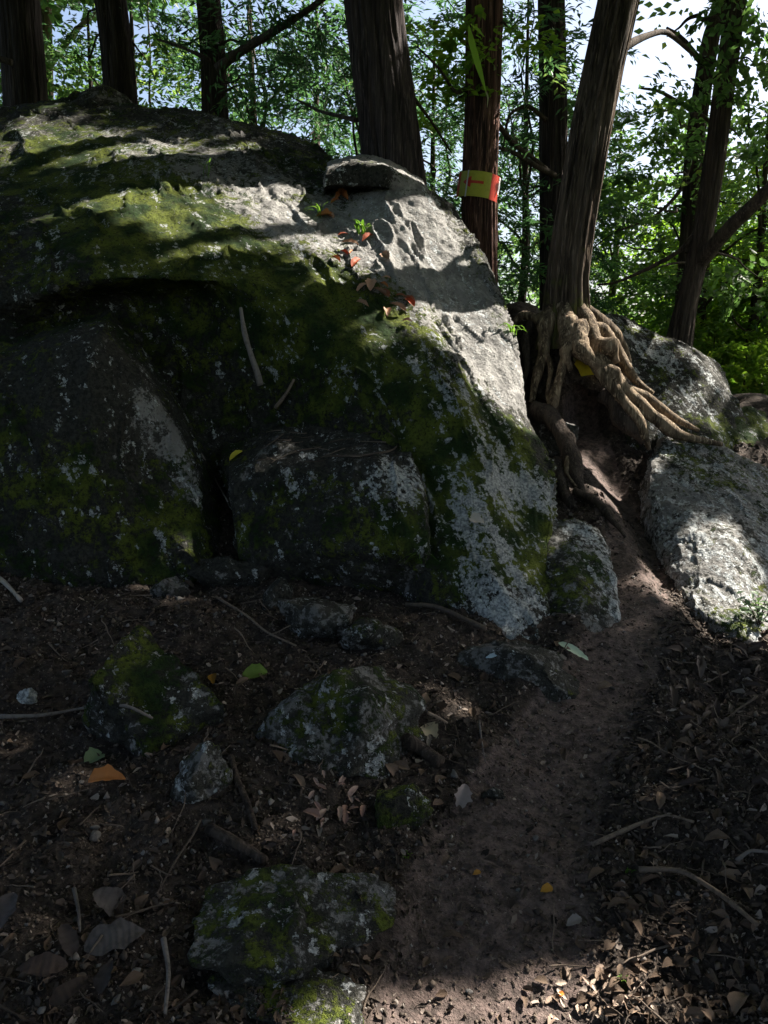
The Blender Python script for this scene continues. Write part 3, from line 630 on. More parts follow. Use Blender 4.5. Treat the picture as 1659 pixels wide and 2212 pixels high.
# exposed roots of the leaning tree
def root_part(pix, rads, seed, mat=None, parent=t7, name='root', ns=14, amp=.34, sub=7):
    base = np.array(parent['_base']); p = [W(*q) - base for q in pix]; v, f = tube(p, rads, ns, amp, seed, sub)
    me = tube_mesh(name, v, f); attr(me, 'moss', np.full(len(me.vertices), -.15)); return link(name, me, mat or M_ROOT, parent)
root_part([(1246,655,5.24),(1264,695,5.16),(1280,735,5.08),(1308,790,5.0),(1345,838,4.97),(1390,880,4.93),(1430,915,4.9),(1475,942,4.88),(1560,960,4.92)], [.05,.065,.06,.055,.05,.045,.04,.032,.012], 1, amp=.22)
root_part([(1272,740,5.08),(1296,795,4.98),(1322,832,4.93),(1350,870,4.9),(1378,905,4.88),(1392,940,4.88),(1402,970,4.92)], [.045,.05,.042,.038,.034,.028,.012], 2, amp=.25)
root_part([(1215,660,5.22),(1226,712,5.12),(1224,760,5.03),(1208,820,4.96),(1195,872,4.92),(1172,915,4.92)], [.05,.055,.036,.03,.032,.016], 3, amp=.25)
root_part([(1200,665,5.25),(1178,708,5.22),(1174,760,5.14),(1158,820,5.07),(1148,870,5.02)], [.05,.055,.036,.03,.018], 4, amp=.25)
root_part([(1150,880,4.95),(1190,905,4.85),(1222,950,4.75),(1238,1000,4.65),(1250,1050,4.55),(1275,1090,4.5),(1310,1120,4.42)], [.04,.06,.06,.048,.036,.028,.014], 5, M_DARKBARK)
root_part([(1205,930,4.8),(1228,980,4.66),(1224,1020,4.6),(1245,1052,4.52)], [.022,.018,.014,.008], 6)
root_part([(1262,665,5.24),(1292,695,5.28),(1330,725,5.36),(1352,780,5.38),(1345,825,5.28)], [.04,.05,.04,.032,.02], 7, amp=.25)
root_part([(1250,700,5.10),(1262,755,4.98),(1290,786,4.95),(1310,800,4.97)], [.05,.062,.042,.03], 8, amp=.5)
root_part([(1284,735,5.07),(1312,752,5.0),(1330,785,5.0)], [.035,.052,.03], 9, amp=.5)
root_part([(1306,798,4.98),(1326,808,4.93),(1338,832,4.95)], [.03,.046,.03], 10, amp=.5)
root_part([(1240,1060,4.5),(1290,1085,4.4),(1330,1130,4.25),(1350,1160,4.15)], [.026,.024,.018,.008], 11, M_DARKBARK)
root_part([(1200,1000,4.7),(1215,1060,4.55),(1240,1100,4.45)], [.05,.04,.02], 12, M_DARKBARK)
root_part([(1300,850,5.06),(1335,885,4.98),(1365,920,4.92),(1392,955,4.9)], [.05,.07,.06,.03], 13, M_DARKBARK, amp=.35)
root_part([(1235,720,5.06),(1216,775,4.98),(1212,820,4.93),(1198,868,4.9)], [.016,.014,.012,.008], 14)
root_part([(1165,740,5.15),(1190,790,5.08),(1182,850,5.0),(1196,900,4.9)], [.018,.02,.014,.008], 15)
root_part([(1330,860,4.95),(1362,880,4.92),(1408,905,4.9),(1450,935,4.88)], [.018,.02,.018,.008], 16)
root_part([(1150,690,5.35),(1135,730,5.3),(1140,790,5.2),(1128,830,5.1)], [.03,.03,.022,.012], 17, M_DARKBARK)
root_part([(1190,680,5.28),(1160,690,5.32),(1130,680,5.36),(1105,700,5.36)], [.05,.04,.03,.012], 18, amp=.3)
root_part([(1230,690,5.14),(1240,735,5.04),(1222,765,4.99),(1232,800,4.97)], [.04,.05,.034,.014], 19, amp=.5)
root_part([(1345,835,4.96),(1400,862,4.98),(1450,900,4.98),(1510,930,4.95)], [.03,.03,.024,.01], 20, amp=.3)
root_part([(1268,700,5.15),(1310,722,5.18),(1340,770,5.2),(1372,820,5.15),(1410,850,5.08)], [.04,.042,.036,.03,.012], 21, amp=.4)
# earth held between the roots, overhanging the hollow
base7 = np.array(t7['_base'])
ES = [[(1130,690,5.55),(1190,690,5.40),(1250,690,5.36),(1330,720,5.42)],
      [(1140,745,5.34),(1190,745,5.20),(1250,745,5.15),(1325,770,5.20)],
      [(1150,810,5.20),(1195,815,5.12),(1250,805,5.10),(1315,830,5.12)],
      [(1160,850,5.16),(1200,850,5.14),(1250,830,5.14),(1305,855,5.14)]]
v, f = loft(ES, 70, 90, top=[(0, .25, .0)], bottom=[(0, .25, .04)], amp=1.0, seed=23); v = v + (.02 * fbm(v * 11, 3))[:, None]
me = mesh_np('root_earth', v - base7, f); attr(me, 'path', np.full(len(v), .25)); attr(me, 'far', np.zeros(len(v))); link('root_earth', me, M_SOIL, t7); solid(v, f)

# ------------------------------------------------------------------ trees of the backdrop (prototypes, then copies)
def proto(kind, r, n, per, mat, bark, seed, zc, label, group, trunk_r=.09, spread=.30):
    root = empty('tree'); tag(root, label, 'tree', group); rg = np.random.default_rng(seed)
    p = [(0, 0, -1.0), (.05, .03, zc * .35), (-.04, .05, zc * .7), (.02, 0, zc), (.05, .02, zc + r[2] * .8)]
    v, f = trunk_verts(p, [trunk_r * 1.3, trunk_r, trunk_r * .85, trunk_r * .6, trunk_r * .2], seed, 60, 14, .01); me = mesh_np('trunk', v, f); attr(me, 'moss', np.zeros(len(v)) - .1); link('trunk', me, bark, root)
    cme, cl = crown_mesh('crown', (0, 0, zc), r, n, per, seed, kind, mat, False, 1.0, np.zeros(3), spread, .4); link('crown', cme, None, root)
    for k in range(9):
        e = cl[rg.integers(len(cl))]; z0 = min(zc * .9, max(.5, e[2] - rg.uniform(.1, .9)))
        link('limb', limb_mesh((0, 0, z0), e, trunk_r * .32, rg, .05), bark, root)
    return root
def copy_tree(o, loc, rz, sc, label=None, group=None):
    r = o.copy(); COL.objects.link(r); r.location = loc; r.rotation_euler = (0, 0, rz); r.scale = (sc, sc, sc)
    if label: r['label'] = label
    if group: r['group'] = group
    for ch in o.children:
        c = ch.copy(); COL.objects.link(c); c.parent = r
    return r
PB = proto('broad', (2.3, 2.3, 2.9), 150, 46, M_LEAF_B, M_DARKBARK, 61, 4.2, 'mid-green broadleaf tree beyond the rocks', 'broadleaf trees beyond the rocks')
PY = proto('broad', (2.2, 2.2, 2.6), 150, 48, M_LEAF_Y, M_DARKBARK, 62, 4.0, 'yellow-green sunlit broadleaf tree beyond the right boulders', 'sunlit trees beyond the right boulders')
PC = proto('conifer', (1.9, 1.9, 3.4), 170, 56, M_LEAF_C, M_DARKBARK, 63, 4.4, 'dark cypress with drooping flat sprays behind the boulder', 'cypresses behind the boulder', .08, .30)
PS = proto('broad', (1.1, 1.1, .9), 120, 40, M_LEAF_Y, M_DARKBARK, 64, .9, 'low bright green bush below the right boulders', 'bushes below the right boulders', .03, .2)
spots_bg = [
 (PC,-120,10,.9),(PB,150,11.5,.85),(PC,330,10.5,.85),(PB,430,14,1.0),(PC,570,10,.85),(PC,690,12,1.0),(PB,740,16,1.1),(PC,930,10.5,.75),(PB,1000,13,.7),(PC,1120,9.6,.7),
 (PB,1150,15,.75),(PB,1310,11,.7),(PB,1390,13.6,.7),(PY,1440,11,.62),(PY,1580,10.5,.66),(PB,1660,14,.8),(PY,1760,12,.85),(PB,-250,14,1.2),(PB,40,17,1.15),(PB,260,20,1.2),
 (PB,560,22,1.2),(PB,1080,24,.8),(PB,1270,20,.7),(PB,1480,22,.6),(PB,1700,20,.7),(PC,1230,8.8,.42),(PY,1500,9.4,.62),(PB,1610,9.2,.66),(PY,1480,13,.8),(PB,1650,13.5,1.1),(PC,790,9.5,.75),(PB,240,10,.75),(PY,60,12.5,.9)]
TRK = [(-400, None), (50, 'greenish thick trunk'), (252, 'slimmer dark trunk'), (462, 'thin branched trunk'), (830, 'thickest trunk'), (1036, 'signed trunk'), (1195, 'dark upright trunk'), (1255, 'leaning trunk'), (1510, 'forked trunk'), (2200, None)]
RANK = ['nearest', 'second', 'third', 'fourth', 'fifth', 'sixth', 'farthest']
KIND = {PB.name: ('mid-green broadleaf tree', 'broadleaf trees beyond the rocks'), PY.name: ('yellow-green broadleaf tree', 'sunlit trees beyond the right boulders'), PC.name: ('dark drooping cypress', 'cypresses behind the boulder')}
def tree_label(pr, px, Y):
    k = max(i for i, t in enumerate(TRK) if t[0] <= px); a, b = TRK[k][1], TRK[k + 1][1]
    same = sorted(q[2] for q in spots_bg if q[0].name == pr.name and TRK[k][0] <= q[1] < TRK[k + 1][0]); r = RANK[same.index(Y)] + ' ' if len(same) > 1 else ''
    where = f'between the {a} and the {b}' if a and b else f'to the outer side of the {a or b}'
    return f'{r}{KIND[pr.name][0]} {where}'
first = {}
for i, (pr, px, Y, sc) in enumerate(spots_bg):
    x = (px - 829.5) / 1702 * Y * 1.0; z = float(hgt(np.array([x]), np.array([Y]), False)[0]); rz = i * 2.4
    lab = tree_label(pr, px, Y)
    if pr.name not in first: first[pr.name] = 1; pr['label'] = lab; pr.location = (x, Y, z); pr.rotation_euler = (0, 0, rz); pr.scale = (sc,) * 3
    else: copy_tree(pr, (x, Y, z), rz, sc, lab)
def add_foliage(root, pts, mat, seed, per=60, spread=.2, kind='broad'):
    """low leafy branches of a tree, with the twig that carries them"""
    rg = np.random.default_rng(seed); base = np.array(root['_base']); cl = []
    for (x, y, Y, n, ex) in pts:
        c = W(x, y, Y); cl += [c + rg.normal(size=3) * np.array([ex, ex * .7, ex * .5]) for k in range(n)]
        link('branch', limb_mesh(base + (np.array([0, 0, 1.0]) * (c[2] - base[2] + .15)) - base + (W(*[x, y, Y]) - c), c - base, .016, rg, .05, 'branch'), M_DARKBARK, root)
    cl = np.array(cl); cc, d, nr, t = spray_leaves(cl, rg.normal(size=cl.shape), per, spread, .4, rg, kind); k = ~in_gap(cc); cc, d, nr, t = cc[k], d[k], nr[k], t[k]
    l, w = SIZE[kind]; s_ = rg.uniform(.7, 1.25, len(cc)); link('foliage', leaves_mesh('foliage', cc - base, d, nr, l * s_ * .66, w * s_ * .66, t, mat), None, root)
add_foliage(t8, [(1570,50,6.2,5,.25),(1630,140,6.2,5,.25),(1600,300,6.6,4,.25),(1440,80,6.5,5,.3),(1640,600,7.0,5,.3)], M_LEAF_B, 81)
add_foliage(t9, [(1500,230,7.6,6,.3),(1400,260,7.4,6,.3),(1450,370,7.5,6,.35),(1370,450,7.6,6,.3),(1420,580,7.6,6,.3),(1600,440,8,6,.4)], M_LEAF_B, 82)
add_foliage(t6, [(1190,40,6.8,5,.22),(1130,160,6.8,5,.25),(1225,150,6.9,4,.2),(1110,420,7.0,5,.25),(1130,540,7.0,6,.25)], M_LEAF_C, 83, 60, .22, 'conifer')
add_foliage(t5, [(1110,60,6.2,4,.2),(950,90,6.3,5,.25),(960,230,6.5,4,.2)], M_LEAF_Y, 84)
add_foliage(t3, [(600,190,7.5,6,.3),(690,60,7.1,6,.3),(560,70,7.4,5,.25),(650,140,7.3,5,.3),(370,100,8.0,5,.3)], M_LEAF_C, 85, 60, .22, 'conifer')
add_foliage(t2, [(150,90,8.5,5,.3),(330,150,8.5,5,.3),(170,170,8.8,4,.25)], M_LEAF_B, 86)
for i, (px, py, Y, sc) in enumerate([(1600,880,7.6,.55),(1690,840,8.2,.7),(1540,820,8.6,.5),(1640,760,9.6,.75),(1480,800,9.5,.5),(1560,660,11,.7)]):
    p = W(px, py, Y) - np.array([0, 0, .6 * sc])
    lab = 'low bright green bush ' + ['just behind the rounded mossy rock', 'spreading outward from the rounded mossy rock', 'at the foot of the forked trunk, on its open side', 'tall and broad, beyond the other bushes by the forked trunk', 'right behind the forked trunk', 'smallest and farthest, down the slope past the forked trunk'][i]
    if i == 0: PS.location = p; PS.scale = (sc,) * 3; PS['label'] = lab
    else: copy_tree(PS, p, i * 1.7, sc, lab)

# ------------------------------------------------------------------ the leaf roof over the trail: unseen trees added on the sun side and around for shade
e1 = np.cross(S, [0, 0, 1.0]); e1 /= np.linalg.norm(e1); e2 = np.cross(e1, S)
def roof_tree(label, trunk_xy, centre, n, per, seed, ext, mat=M_LEAF_B):
    x, y = trunk_xy; z = float(hgt(np.array([x]), np.array([y]), False)[0]); base = np.array([x, y, z]); root = empty('tree', tuple(base))
    tag(root, label, 'tree', 'unseen trees added to shade the trail')
    rg = np.random.default_rng(seed); c = np.array(centre) - base
    v, f = trunk_verts([(0, 0, -.5), (.1, 0, c[2] * .4), (c[0] * .2, c[1] * .2, c[2] * .75), tuple(c)], [.24, .17, .13, .06], seed, 120, 24); me = mesh_np('trunk', v, f); attr(me, 'moss', np.zeros(len(v)) - .1); link('trunk', me, M_OAK, root)
    cl = c + (rg.uniform(-1, 1, (n, 3)) * np.array(ext)) @ np.stack([e1, e2, S]); out = cl - c  # crown block laid along the sun direction to cast dappled shade
    cc, d, nr, t = spray_leaves(cl, out, per, .24, .6, rg, 'roof'); k = ~in_gap(cc + base); cc, d, nr, t = cc[k], d[k], nr[k], t[k]
    s = rg.uniform(.8, 1.3, len(cc)); link('crown', leaves_mesh('crown', cc, d, nr, .19 * s, .12 * s, t, mat), None, root)
    for q in range(24):
        a = c * rg.uniform(.7, .95); e = cl[rg.integers(n)]
        if not in_gap(a + (e - a) * np.linspace(0, 1, 40)[:, None] + base).any(): link('limb', limb_mesh(a, e, .05, rg), M_OAK, root)
    return root
T0 = np.array([.3, 3.6, .9])
roof_tree('unseen tall tree added on the sun side, crown shaped to dapple the boulder', (9.6, 8.2), T0 + S * 10.0 , 620, 46, 71, (4.6, 3.6, 1.5))
roof_tree('unseen tall tree added on the right, crown shaped to dapple the trail', (9.0, 3.0), T0 + S * 8.5 + e1 * 2.6 - e2 * 1.5, 380, 46, 72, (3.2, 3.0, 1.2))
PR = proto('roof', (3.8, 3.8, 2.2), 300, 44, M_LEAF_B, M_DARKBARK, 65, 7.4, 'unseen leafy tree added near the trail to deepen the shade', 'unseen trees added for deeper shade', .17, .34)  # out-of-view trees added to cut the skylight on rocks and ground
for i, (x, y, sc) in enumerate([(-5.5, 1.5, 1.0), (2.8, -1.4, 1.0), (-1.4, -1.0, 1.1), (.6, -3.5, 1.1), (1.0, -1.6, 1.0), (-2.5, -.6, 1.0), (-3.2, -3.2, 1.0), (2.8, -4.2, 1.0), (5.2, -.8, .95), (-7.5, 6.5, 1.1), (-1.2, -7.5, 1.15), (7.5, -6, 1.2), (-9, -3, 1.2), (-2.2, 2.6, 1.15), (-6.5, 11.5, 1.1), (6.5, -3.5, 1.2), (-6, 3.5, 1.0)]):
    z = float(hgt(np.array([x]), np.array([y]), False)[0])
    if i == 13: x, y = -4.3, 3.9
    if i == 0: PR.location = (x, y, z); PR.scale = (sc,) * 3
    else: copy_tree(PR, (x, y, z), i * 1.9, sc)

# ================================================================== TRAIL SIGN
SB = W(1036, 408, 6.45); Rs = .162
sign = empty('trail_sign', tuple(SB)); tag(sign, 'yellow sign with red ends and a red left-pointing arrow wrapped round a trunk', 'sign')
sign.rotation_euler = (0, R(7.5), 0)
def arc_panel(name, a0, a1, z0, z1, off, mat, n=14, parent=sign, th=.002, outline=None):
    bm = bmesh.new(); rows = []
    if outline is None: outline = [(a0 + (a1 - a0) * k / n, z0, z1) for k in range(n + 1)]
    for (a, lo, hi) in outline:
        s_, c_ = math.sin(R(a)), -math.cos(R(a)); r1, r2 = Rs + off, Rs + off + th
        rows.append([bm.verts.new((r * s_ - .012, r * c_ + .012, z)) for r, z in ((r1, lo), (r2, lo), (r2, hi), (r1, hi))])
    for p, q in zip(rows[:-1], rows[1:]):
        for k in range(4): bm.faces.new((p[k], q[k], q[(k + 1) % 4], p[(k + 1) % 4]))
    bm.faces.new(rows[0][::-1]); bm.faces.new(rows[-1]); bmesh.ops.recalc_face_normals(bm, faces=bm.faces[:])
    me = bpy.data.meshes.new(name); bm.to_mesh(me); bm.free(); return link(name, me, mat, parent)
M_YEL = plain('sign_yellow', (.50, .50, .05), .45, 0, .4); M_RED = plain('sign_red', (.62, .05, .025), .45, 0, .4); M_TAPE = plain('white_tape', (.72, .70, .72), .35, 0, .5)
H = .092
arc_panel('panel', -64, 30, -H, H, .0, M_YEL, 20)
arc_panel('end_band', -80, -63.6, -H, H, .0005, M_RED, 5); arc_panel('end_band', 29.6, 66, -H - .004, H - .002, .0005, M_RED, 10)
zc = .012
arw = [(-50, zc - .002, zc + .002), (-30, zc - .036, zc + .036), (-26, zc - .04, zc + .04), (-25.9, zc - .010, zc + .010), (8, zc - .010, zc + .010)]
fine = []
for (a, l, h_), (b, l2, h2) in zip(arw[:-1], arw[1:]):
    m = max(1, int(abs(b - a) / 3)); fine += [(a + (b - a) * k / m, l + (l2 - l) * k / m, h_ + (h2 - h_) * k / m) for k in range(m)]
fine.append(arw[-1]); arc_panel('arrow', 0, 0, 0, 0, .0028, M_RED, outline=fine, th=.0006)
arc_panel('tape', -39, -35, -H - .006, H + .004, .004, M_TAPE, 3, th=.0006)
arc_panel('tape', 62, 76, -.035, H - .02, .003, M_TAPE, 4, th=.0008); arc_panel('tape', 60, 85, H - .022, H - .004, .005, M_TAPE, 5, th=.0008)

# ================================================================== DROPPING THINGS ON THE SURFACES
bvh = BVHTree.FromPolygons(np.concatenate(BV_V).tolist(), BV_F)
CAM = Vector((0, 0, CAMZ))
def hit(x, y):
    d = Vector(ray(x, y)).normalized(); loc, n, i, dist = bvh.ray_cast(CAM, d)
    if n.dot(d) > 0: n = -n
    return np.array(loc), np.array(n)
def pix(p):
    q = np.asarray(p) - np.array([0, 0, CAMZ]); fwd = q[..., 1] * cp - q[..., 2] * sp; up = q[..., 1] * sp + q[..., 2] * cp
    return 829.5 + 1702 * q[..., 0] / fwd, 1106 - 1702 * up / fwd
def basis(n, ang):
    n = n / np.linalg.norm(n); a = np.cross(n, [0, 1.0, .01]); a /= np.linalg.norm(a); b = np.cross(n, a)
    return a * math.cos(ang) + b * math.sin(ang), -a * math.sin(ang) + b * math.cos(ang), n
def leaf_shape(L, Wd, curl, bend, seed, n=7, lobes=0):
    rg = np.random.default_rng(seed); v = []; tt = np.linspace(0, 1, n)
    for t in tt:
        w = Wd * .5 * (math.sin(math.pi * min(1, t ** .8 * .96 + .03)) ** .8) * (1 + .12 * rg.normal()) + .0004
        if lobes: w *= .7 + .6 * abs(math.sin(t * math.pi * lobes))
        z = bend * L * (t - t * t) * 2 + rg.normal() * L * .01
        for s in (-1, -.5, 0, .5, 1): v.append((L * (t - .5), s * w, z + curl * abs(s) ** 1.5 * w + (-.06 * w if s == 0 else 0)))
    return np.array(v), grid_faces(n, 5)
def place(v, p, n, ang, lift=.004):
    a, b, c = basis(n, ang); return Matrix(((a[0], b[0], c[0], p[0] + c[0] * lift), (a[1], b[1], c[1], p[1] + c[1] * lift), (a[2], b[2], c[2], p[2] + c[2] * lift), (0, 0, 0, 1)))
LEAF_ME = []
for k in range(10):
    rg = np.random.default_rng(200 + k); v, f = leaf_shape(1.0, rg.uniform(.38, .62), rg.uniform(.2, 1.1), rg.uniform(-.2, .35), k)
    LEAF_ME.append(mesh_np('fallen_leaf', v, f)); LEAF_ME[-1].materials.append(M_DRYLEAF)

# ---- leaf litter: the mass (stuff), the nearest leaves as things of their own
N0 = 120000
lx = RNG.uniform(-2.6, 3.0, N0); ly = 1.35 + 3.9 * RNG.random(N0) ** 1.5
pm = path_mask(lx, ly); clump = vnoise(np.stack([lx * 2.2, ly * 2.2, 0 * lx], 1))
cpath = sm_interp(ly, _py, _px)
dens = (1 - .86 * pm) * np.clip(.55 + .5 * clump + .35 * (lx > cpath), 0, 1)
keep = RNG.random(N0) < dens; lx, ly = lx[keep], ly[keep]; lz = hgt(lx, ly)
px_, py_ = pix(np.stack([lx, ly, lz], 1)); ok = (px_ > -200) & (px_ < 2050) & (py_ < 2270)
lx, ly, lz = lx[ok], ly[ok], lz[ok]
free = np.array([(lambda r: r[0] is not None and abs(r[0][2] - z) < .03)(bvh.ray_cast(Vector((x, y, 4.5)), Vector((0, 0, -1)))) for x, y, z in zip(lx, ly, lz)])
lx, ly, lz = lx[free], ly[free], lz[free]; n = len(lx)
size = (.007 + .030 * RNG.random(n) ** 2.4) * np.where(RNG.random(n) < .05, 1.8, 1.0) * np.where(lx > sm_interp(ly, _py, _px) + .2, 1.12, 1.0)
e = .02; gxn = (hgt(lx + e, ly, False) - hgt(lx - e, ly, False)) / (2 * e); gyn = (hgt(lx, ly + e, False) - hgt(lx, ly - e, False)) / (2 * e)
nr = np.stack([-gxn, -gyn, np.ones(n)], 1) + RNG.normal(size=(n, 3)) * .5; nr /= np.linalg.norm(nr, axis=1, keepdims=True)
ang = RNG.uniform(0, 6.28, n); rank = np.argsort(-(size / np.hypot(lx, ly))); single = np.zeros(n, bool)
px_, py_ = pix(np.stack([lx, ly, lz], 1)); inside = (px_ > 5) & (px_ < 1654) & (py_ < 2205)
single[[i for i in rank if inside[i]][:285]] = True
BASEV = []
for k in range(24):      # scraps: three rows of three points, some narrow, some torn, some folded
    rg = np.random.default_rng(400 + k); w = rg.uniform(.12, .38); cu = rg.uniform(-.3, 1.2); q = []
    for t, ww in ((-.5, rg.uniform(.05, .8)), (rg.uniform(-.1, .15), 1.0), (.5, rg.uniform(0, .7))):
        for sd in (-1, 0, 1): q.append((t + rg.normal() * .06, sd * w * ww * rg.uniform(.7, 1.25), (cu * w * ww if sd else 0) + rg.normal() * .05))
    BASEV.append(np.array(q))
BASEF = [grid_faces(3, 3)]
allv, allf, tint, off = [], [], [], 0
for i in range(n):
    p = np.array([lx[i], ly[i], lz[i]])
    if single[i]:
        o = link('fallen_leaf', LEAF_ME[i % 10]); s = size[i]; o.matrix_world = place(None, p, nr[i], ang[i], .006) @ Matrix.Diagonal((s, s, s, 1))
        tag(o, 'dry brown leaf lying loose on the forest floor', 'leaf', 'brown leaves strewn over the forest floor')
    else:
        a, b, c = basis(nr[i], ang[i]); bv = BASEV[i % 24] * size[i]
        allv.append(bv[:, :1] * a + bv[:, 1:2] * b + bv[:, 2:] * c + p + c * .003); allf.append(BASEF[0] + off); off += len(bv); tint.append(np.full(len(bv), RNG.random()))
me = mesh_np('leaf_litter', np.concatenate(allv), np.concatenate(allf)); attr(me, 'tint', np.concatenate(tint))
tag(link('leaf_litter', me, M_LITTER), 'crumbled brown leaf litter covering the ground beside the trail', 'leaf litter', None, 'stuff')

# ---- gravel and crumbs of earth
N1 = 34000; qx = RNG.uniform(-2.2, 2.3, N1); qy = 1.35 + 3.3 * RNG.random(N1) ** 1.6; k = RNG.random(N1) < (1 - .45 * path_mask(qx, qy)); qx, qy = qx[k], qy[k]; qz = hgt(qx, qy); k = len(qx)
tet = np.array([(1, 0, 0), (-.5, .87, 0), (-.5, -.87, 0), (0, 0, 1.1), (0, 0, -.8)]); tf = np.array([(0, 1, 3), (1, 2, 3), (2, 0, 3), (1, 0, 4), (2, 1, 4), (0, 2, 4)])
gs = RNG.uniform(.002, .0075, k) * np.where(RNG.random(k) < .08, 1.8, 1); ga = RNG.uniform(0, 6.28, k)
tv = tet[None] * (1 + RNG.normal(size=(k, 5, 1)) * .3) * gs[:, None, None]
tv = np.stack([tv[..., 0] * np.cos(ga)[:, None] - tv[..., 1] * np.sin(ga)[:, None], tv[..., 0] * np.sin(ga)[:, None] + tv[..., 1] * np.cos(ga)[:, None], tv[..., 2]], -1) + np.stack([qx, qy, qz + gs * .3], 1)[:, None]
me = mesh_np('gravel', tv.reshape(-1, 3), (tf[None] + np.arange(k)[:, None, None] * 5).reshape(-1, 3), False); attr(me, 'tint', np.repeat(RNG.random(k), 5))
tag(link('gravel', me, tinted_dry('gravel', (.05, .04, .033), (.16, .125, .10), (.34, .30, .27))), 'fine gravel and crumbs of earth on the trail', 'gravel', None, 'stuff')

# ---- pebbles
PEB = []
for k in range(8):
    v, f = stone_verts(300 + k, (1, .8, .6), 2, 7, .6); me = mesh_np('pebble', v, f); me.materials.append(M_PEBBLE); PEB.append(me)
np_ = 0
while np_ < 210:
    x = random.uniform(-1.5, 1.9); y = 1.4 + 2.9 * random.random() ** 1.4; z = float(hgt(np.array([x]), np.array([y]))[0])
    a, b = pix(np.array([x, y, z]));
    if not (5 < a < 1650 and b < 2200): continue
    r = bvh.ray_cast(Vector((x, y, 4.5)), Vector((0, 0, -1)))
    if r[0] is None or abs(r[0][2] - z) > .03: continue
    s = random.uniform(.010, .026) * (1.6 if random.random() < .1 else 1) * (.6 if path_mask(np.array([x]), np.array([y]))[0] > .5 else 1)
    o = link('pebble', PEB[np_ % 8]); o.location = (x, y, z + s * .15); o.rotation_euler = (random.uniform(-.4, .4), random.uniform(-.4, .4), random.uniform(0, 6.3)); o.scale = (s, s, s)
    tag(o, 'small grey-brown pebble on the trail or in the litter beside it', 'pebble', 'pebbles scattered on and beside the trail'); np_ += 1

# ---- twigs
def twig_mesh(name, L, r, seed, bend=.12, ns=6):
    rg = np.random.default_rng(seed); k = 7; p = np.zeros((k, 3)); p[:, 0] = np.linspace(-L / 2, L / 2, k); p[:, 1:] += np.cumsum(rg.normal(size=(k, 2)) * L * bend * .35, 0); p[:, 2] *= .4; p[:, 2] -= p[:, 2].min()
    v, f = tube(p, np.linspace(r, r * .45, k), ns, .15, seed, 2); return tube_mesh(name, v, f)
TW = [twig_mesh('twig', 1.0, .016 + .012 * (k % 3), 500 + k) for k in range(9)]
for m in TW: m.materials.append(M_TWIG)
nt = 0
while nt < 240:
    x = random.uniform(-1.6, 2.0); y = 1.45 + 3.0 * random.random() ** 1.3
    c = float(sm_interp(np.array([y]), _py, _px)[0])
    if random.random() > (.9 if x > c + .2 else .45): continue
    if path_mask(np.array([x]), np.array([y]))[0] > .5 and random.random() > .12: continue
    z = float(hgt(np.array([x]), np.array([y]))[0]); a, b = pix(np.array([x, y, z]))
    if not (5 < a < 1650 and b < 2200): continue
    r = bvh.ray_cast(Vector((x, y, 4.5)), Vector((0, 0, -1)))
    if r[0] is None or abs(r[0][2] - z) > .03: continue
    s = random.uniform(.05, .16) * (1.8 if random.random() < .12 else 1); t = (s * .35) ** .5 * .32 + .02
    o = link('twig', TW[nt % 9]); nn = np.array([random.gauss(0, .25), -.25 + random.gauss(0, .25), 1]); o.matrix_world = place(None, (x, y, z), nn, random.uniform(0, 6.3), .008) @ Matrix.Diagonal((s, t, t, 1))
    tag(o, 'thin dead twig lying in the leaf litter', 'twig', 'thin twigs lying in the leaf litter'); nt += 1

# ---- sticks the photo shows one by one
def stick(pixs, r0, r1, label, mat=M_TWIG, lift=.012, ns=8, name='stick', Y=None, sub=4):
    p = []
    for q in pixs:
        if len(q) == 3: p.append(W(*q))
        else: h_, n_ = hit(*q); p.append(h_ + n_ * lift)
    v, f = tube(p, np.linspace(r0, r1, len(p)), ns, .25, len(pixs) + int(pixs[0][0]), sub); me = tube_mesh(name, v, f); o = link(name, me, mat); recentre(o)
    return tag(o, label, 'stick')
stick([(520, 665, 4.42), (528, 720, 4.36), (545, 775, 4.34), (555, 805, 4.35), (562, 832, 4.36)], .012, .017, 'pale grey split stick hanging in the dark recess of the boulder', M_GREYSTICK)
stick([(-30, 1235), (10, 1262), (48, 1300)], .012, .009, 'short whitish stick at the foot of the slanting slab', plain('whitish_wood', (.42, .37, .33)))
stick([(0, 1560), (90, 1553), (180, 1540), (270, 1533), (332, 1548)], .008, .004, 'long thin curved stick below the dark green mossy rock', M_GREYSTICK, .02)
stick([(872, 1318), (940, 1322), (1000, 1345), (1040, 1366)], .012, .010, 'dark bent stick lying at the foot of the huge boulder', M_TWIG, .03)
stick([(866, 1603), (905, 1625), (945, 1655)], .028, .024, 'short dark log end beside the large blunt mossy rock', M_DARKBARK, .02)
stick([(455, 1795), (500, 1818), (545, 1850), (575, 1868)], .018, .012, 'thick dark broken stick in the litter below the small dark rock', M_DARKBARK, .015)
stick([(920, 1545), (945, 1558), (965, 1568)], .006, .004, 'short pale stick in a fleck of sun beside the log end', plain('pale_wood', (.45, .33, .25)), .02)
stick([(1030, 1565), (1036, 1610), (1044, 1655)], .004, .002, 'thin upright pale stem beside the trail', M_GREYSTICK, .02)
stick([(500, 1640), (515, 1690), (530, 1740), (548, 1800)], .012, .008, 'dark root-like stick running down from the gap between two mossy rocks', M_DARKBARK, .015)
stick([(1290, 1840), (1380, 1790), (1440, 1775), (1500, 1790)], .006, .004, 'thin arched stick across the trail edge litter', M_TWIG, .03)
stick([(1380, 1895), (1470, 1905), (1560, 1955), (1640, 2010)], .008, .005, 'long crooked stick on the right litter bank', M_TWIG, .03)
stick([(1600, 1880), (1630, 1860), (1662, 1870)], .006, .004, 'small arched stick on the right litter bank', M_GREYSTICK, .04)
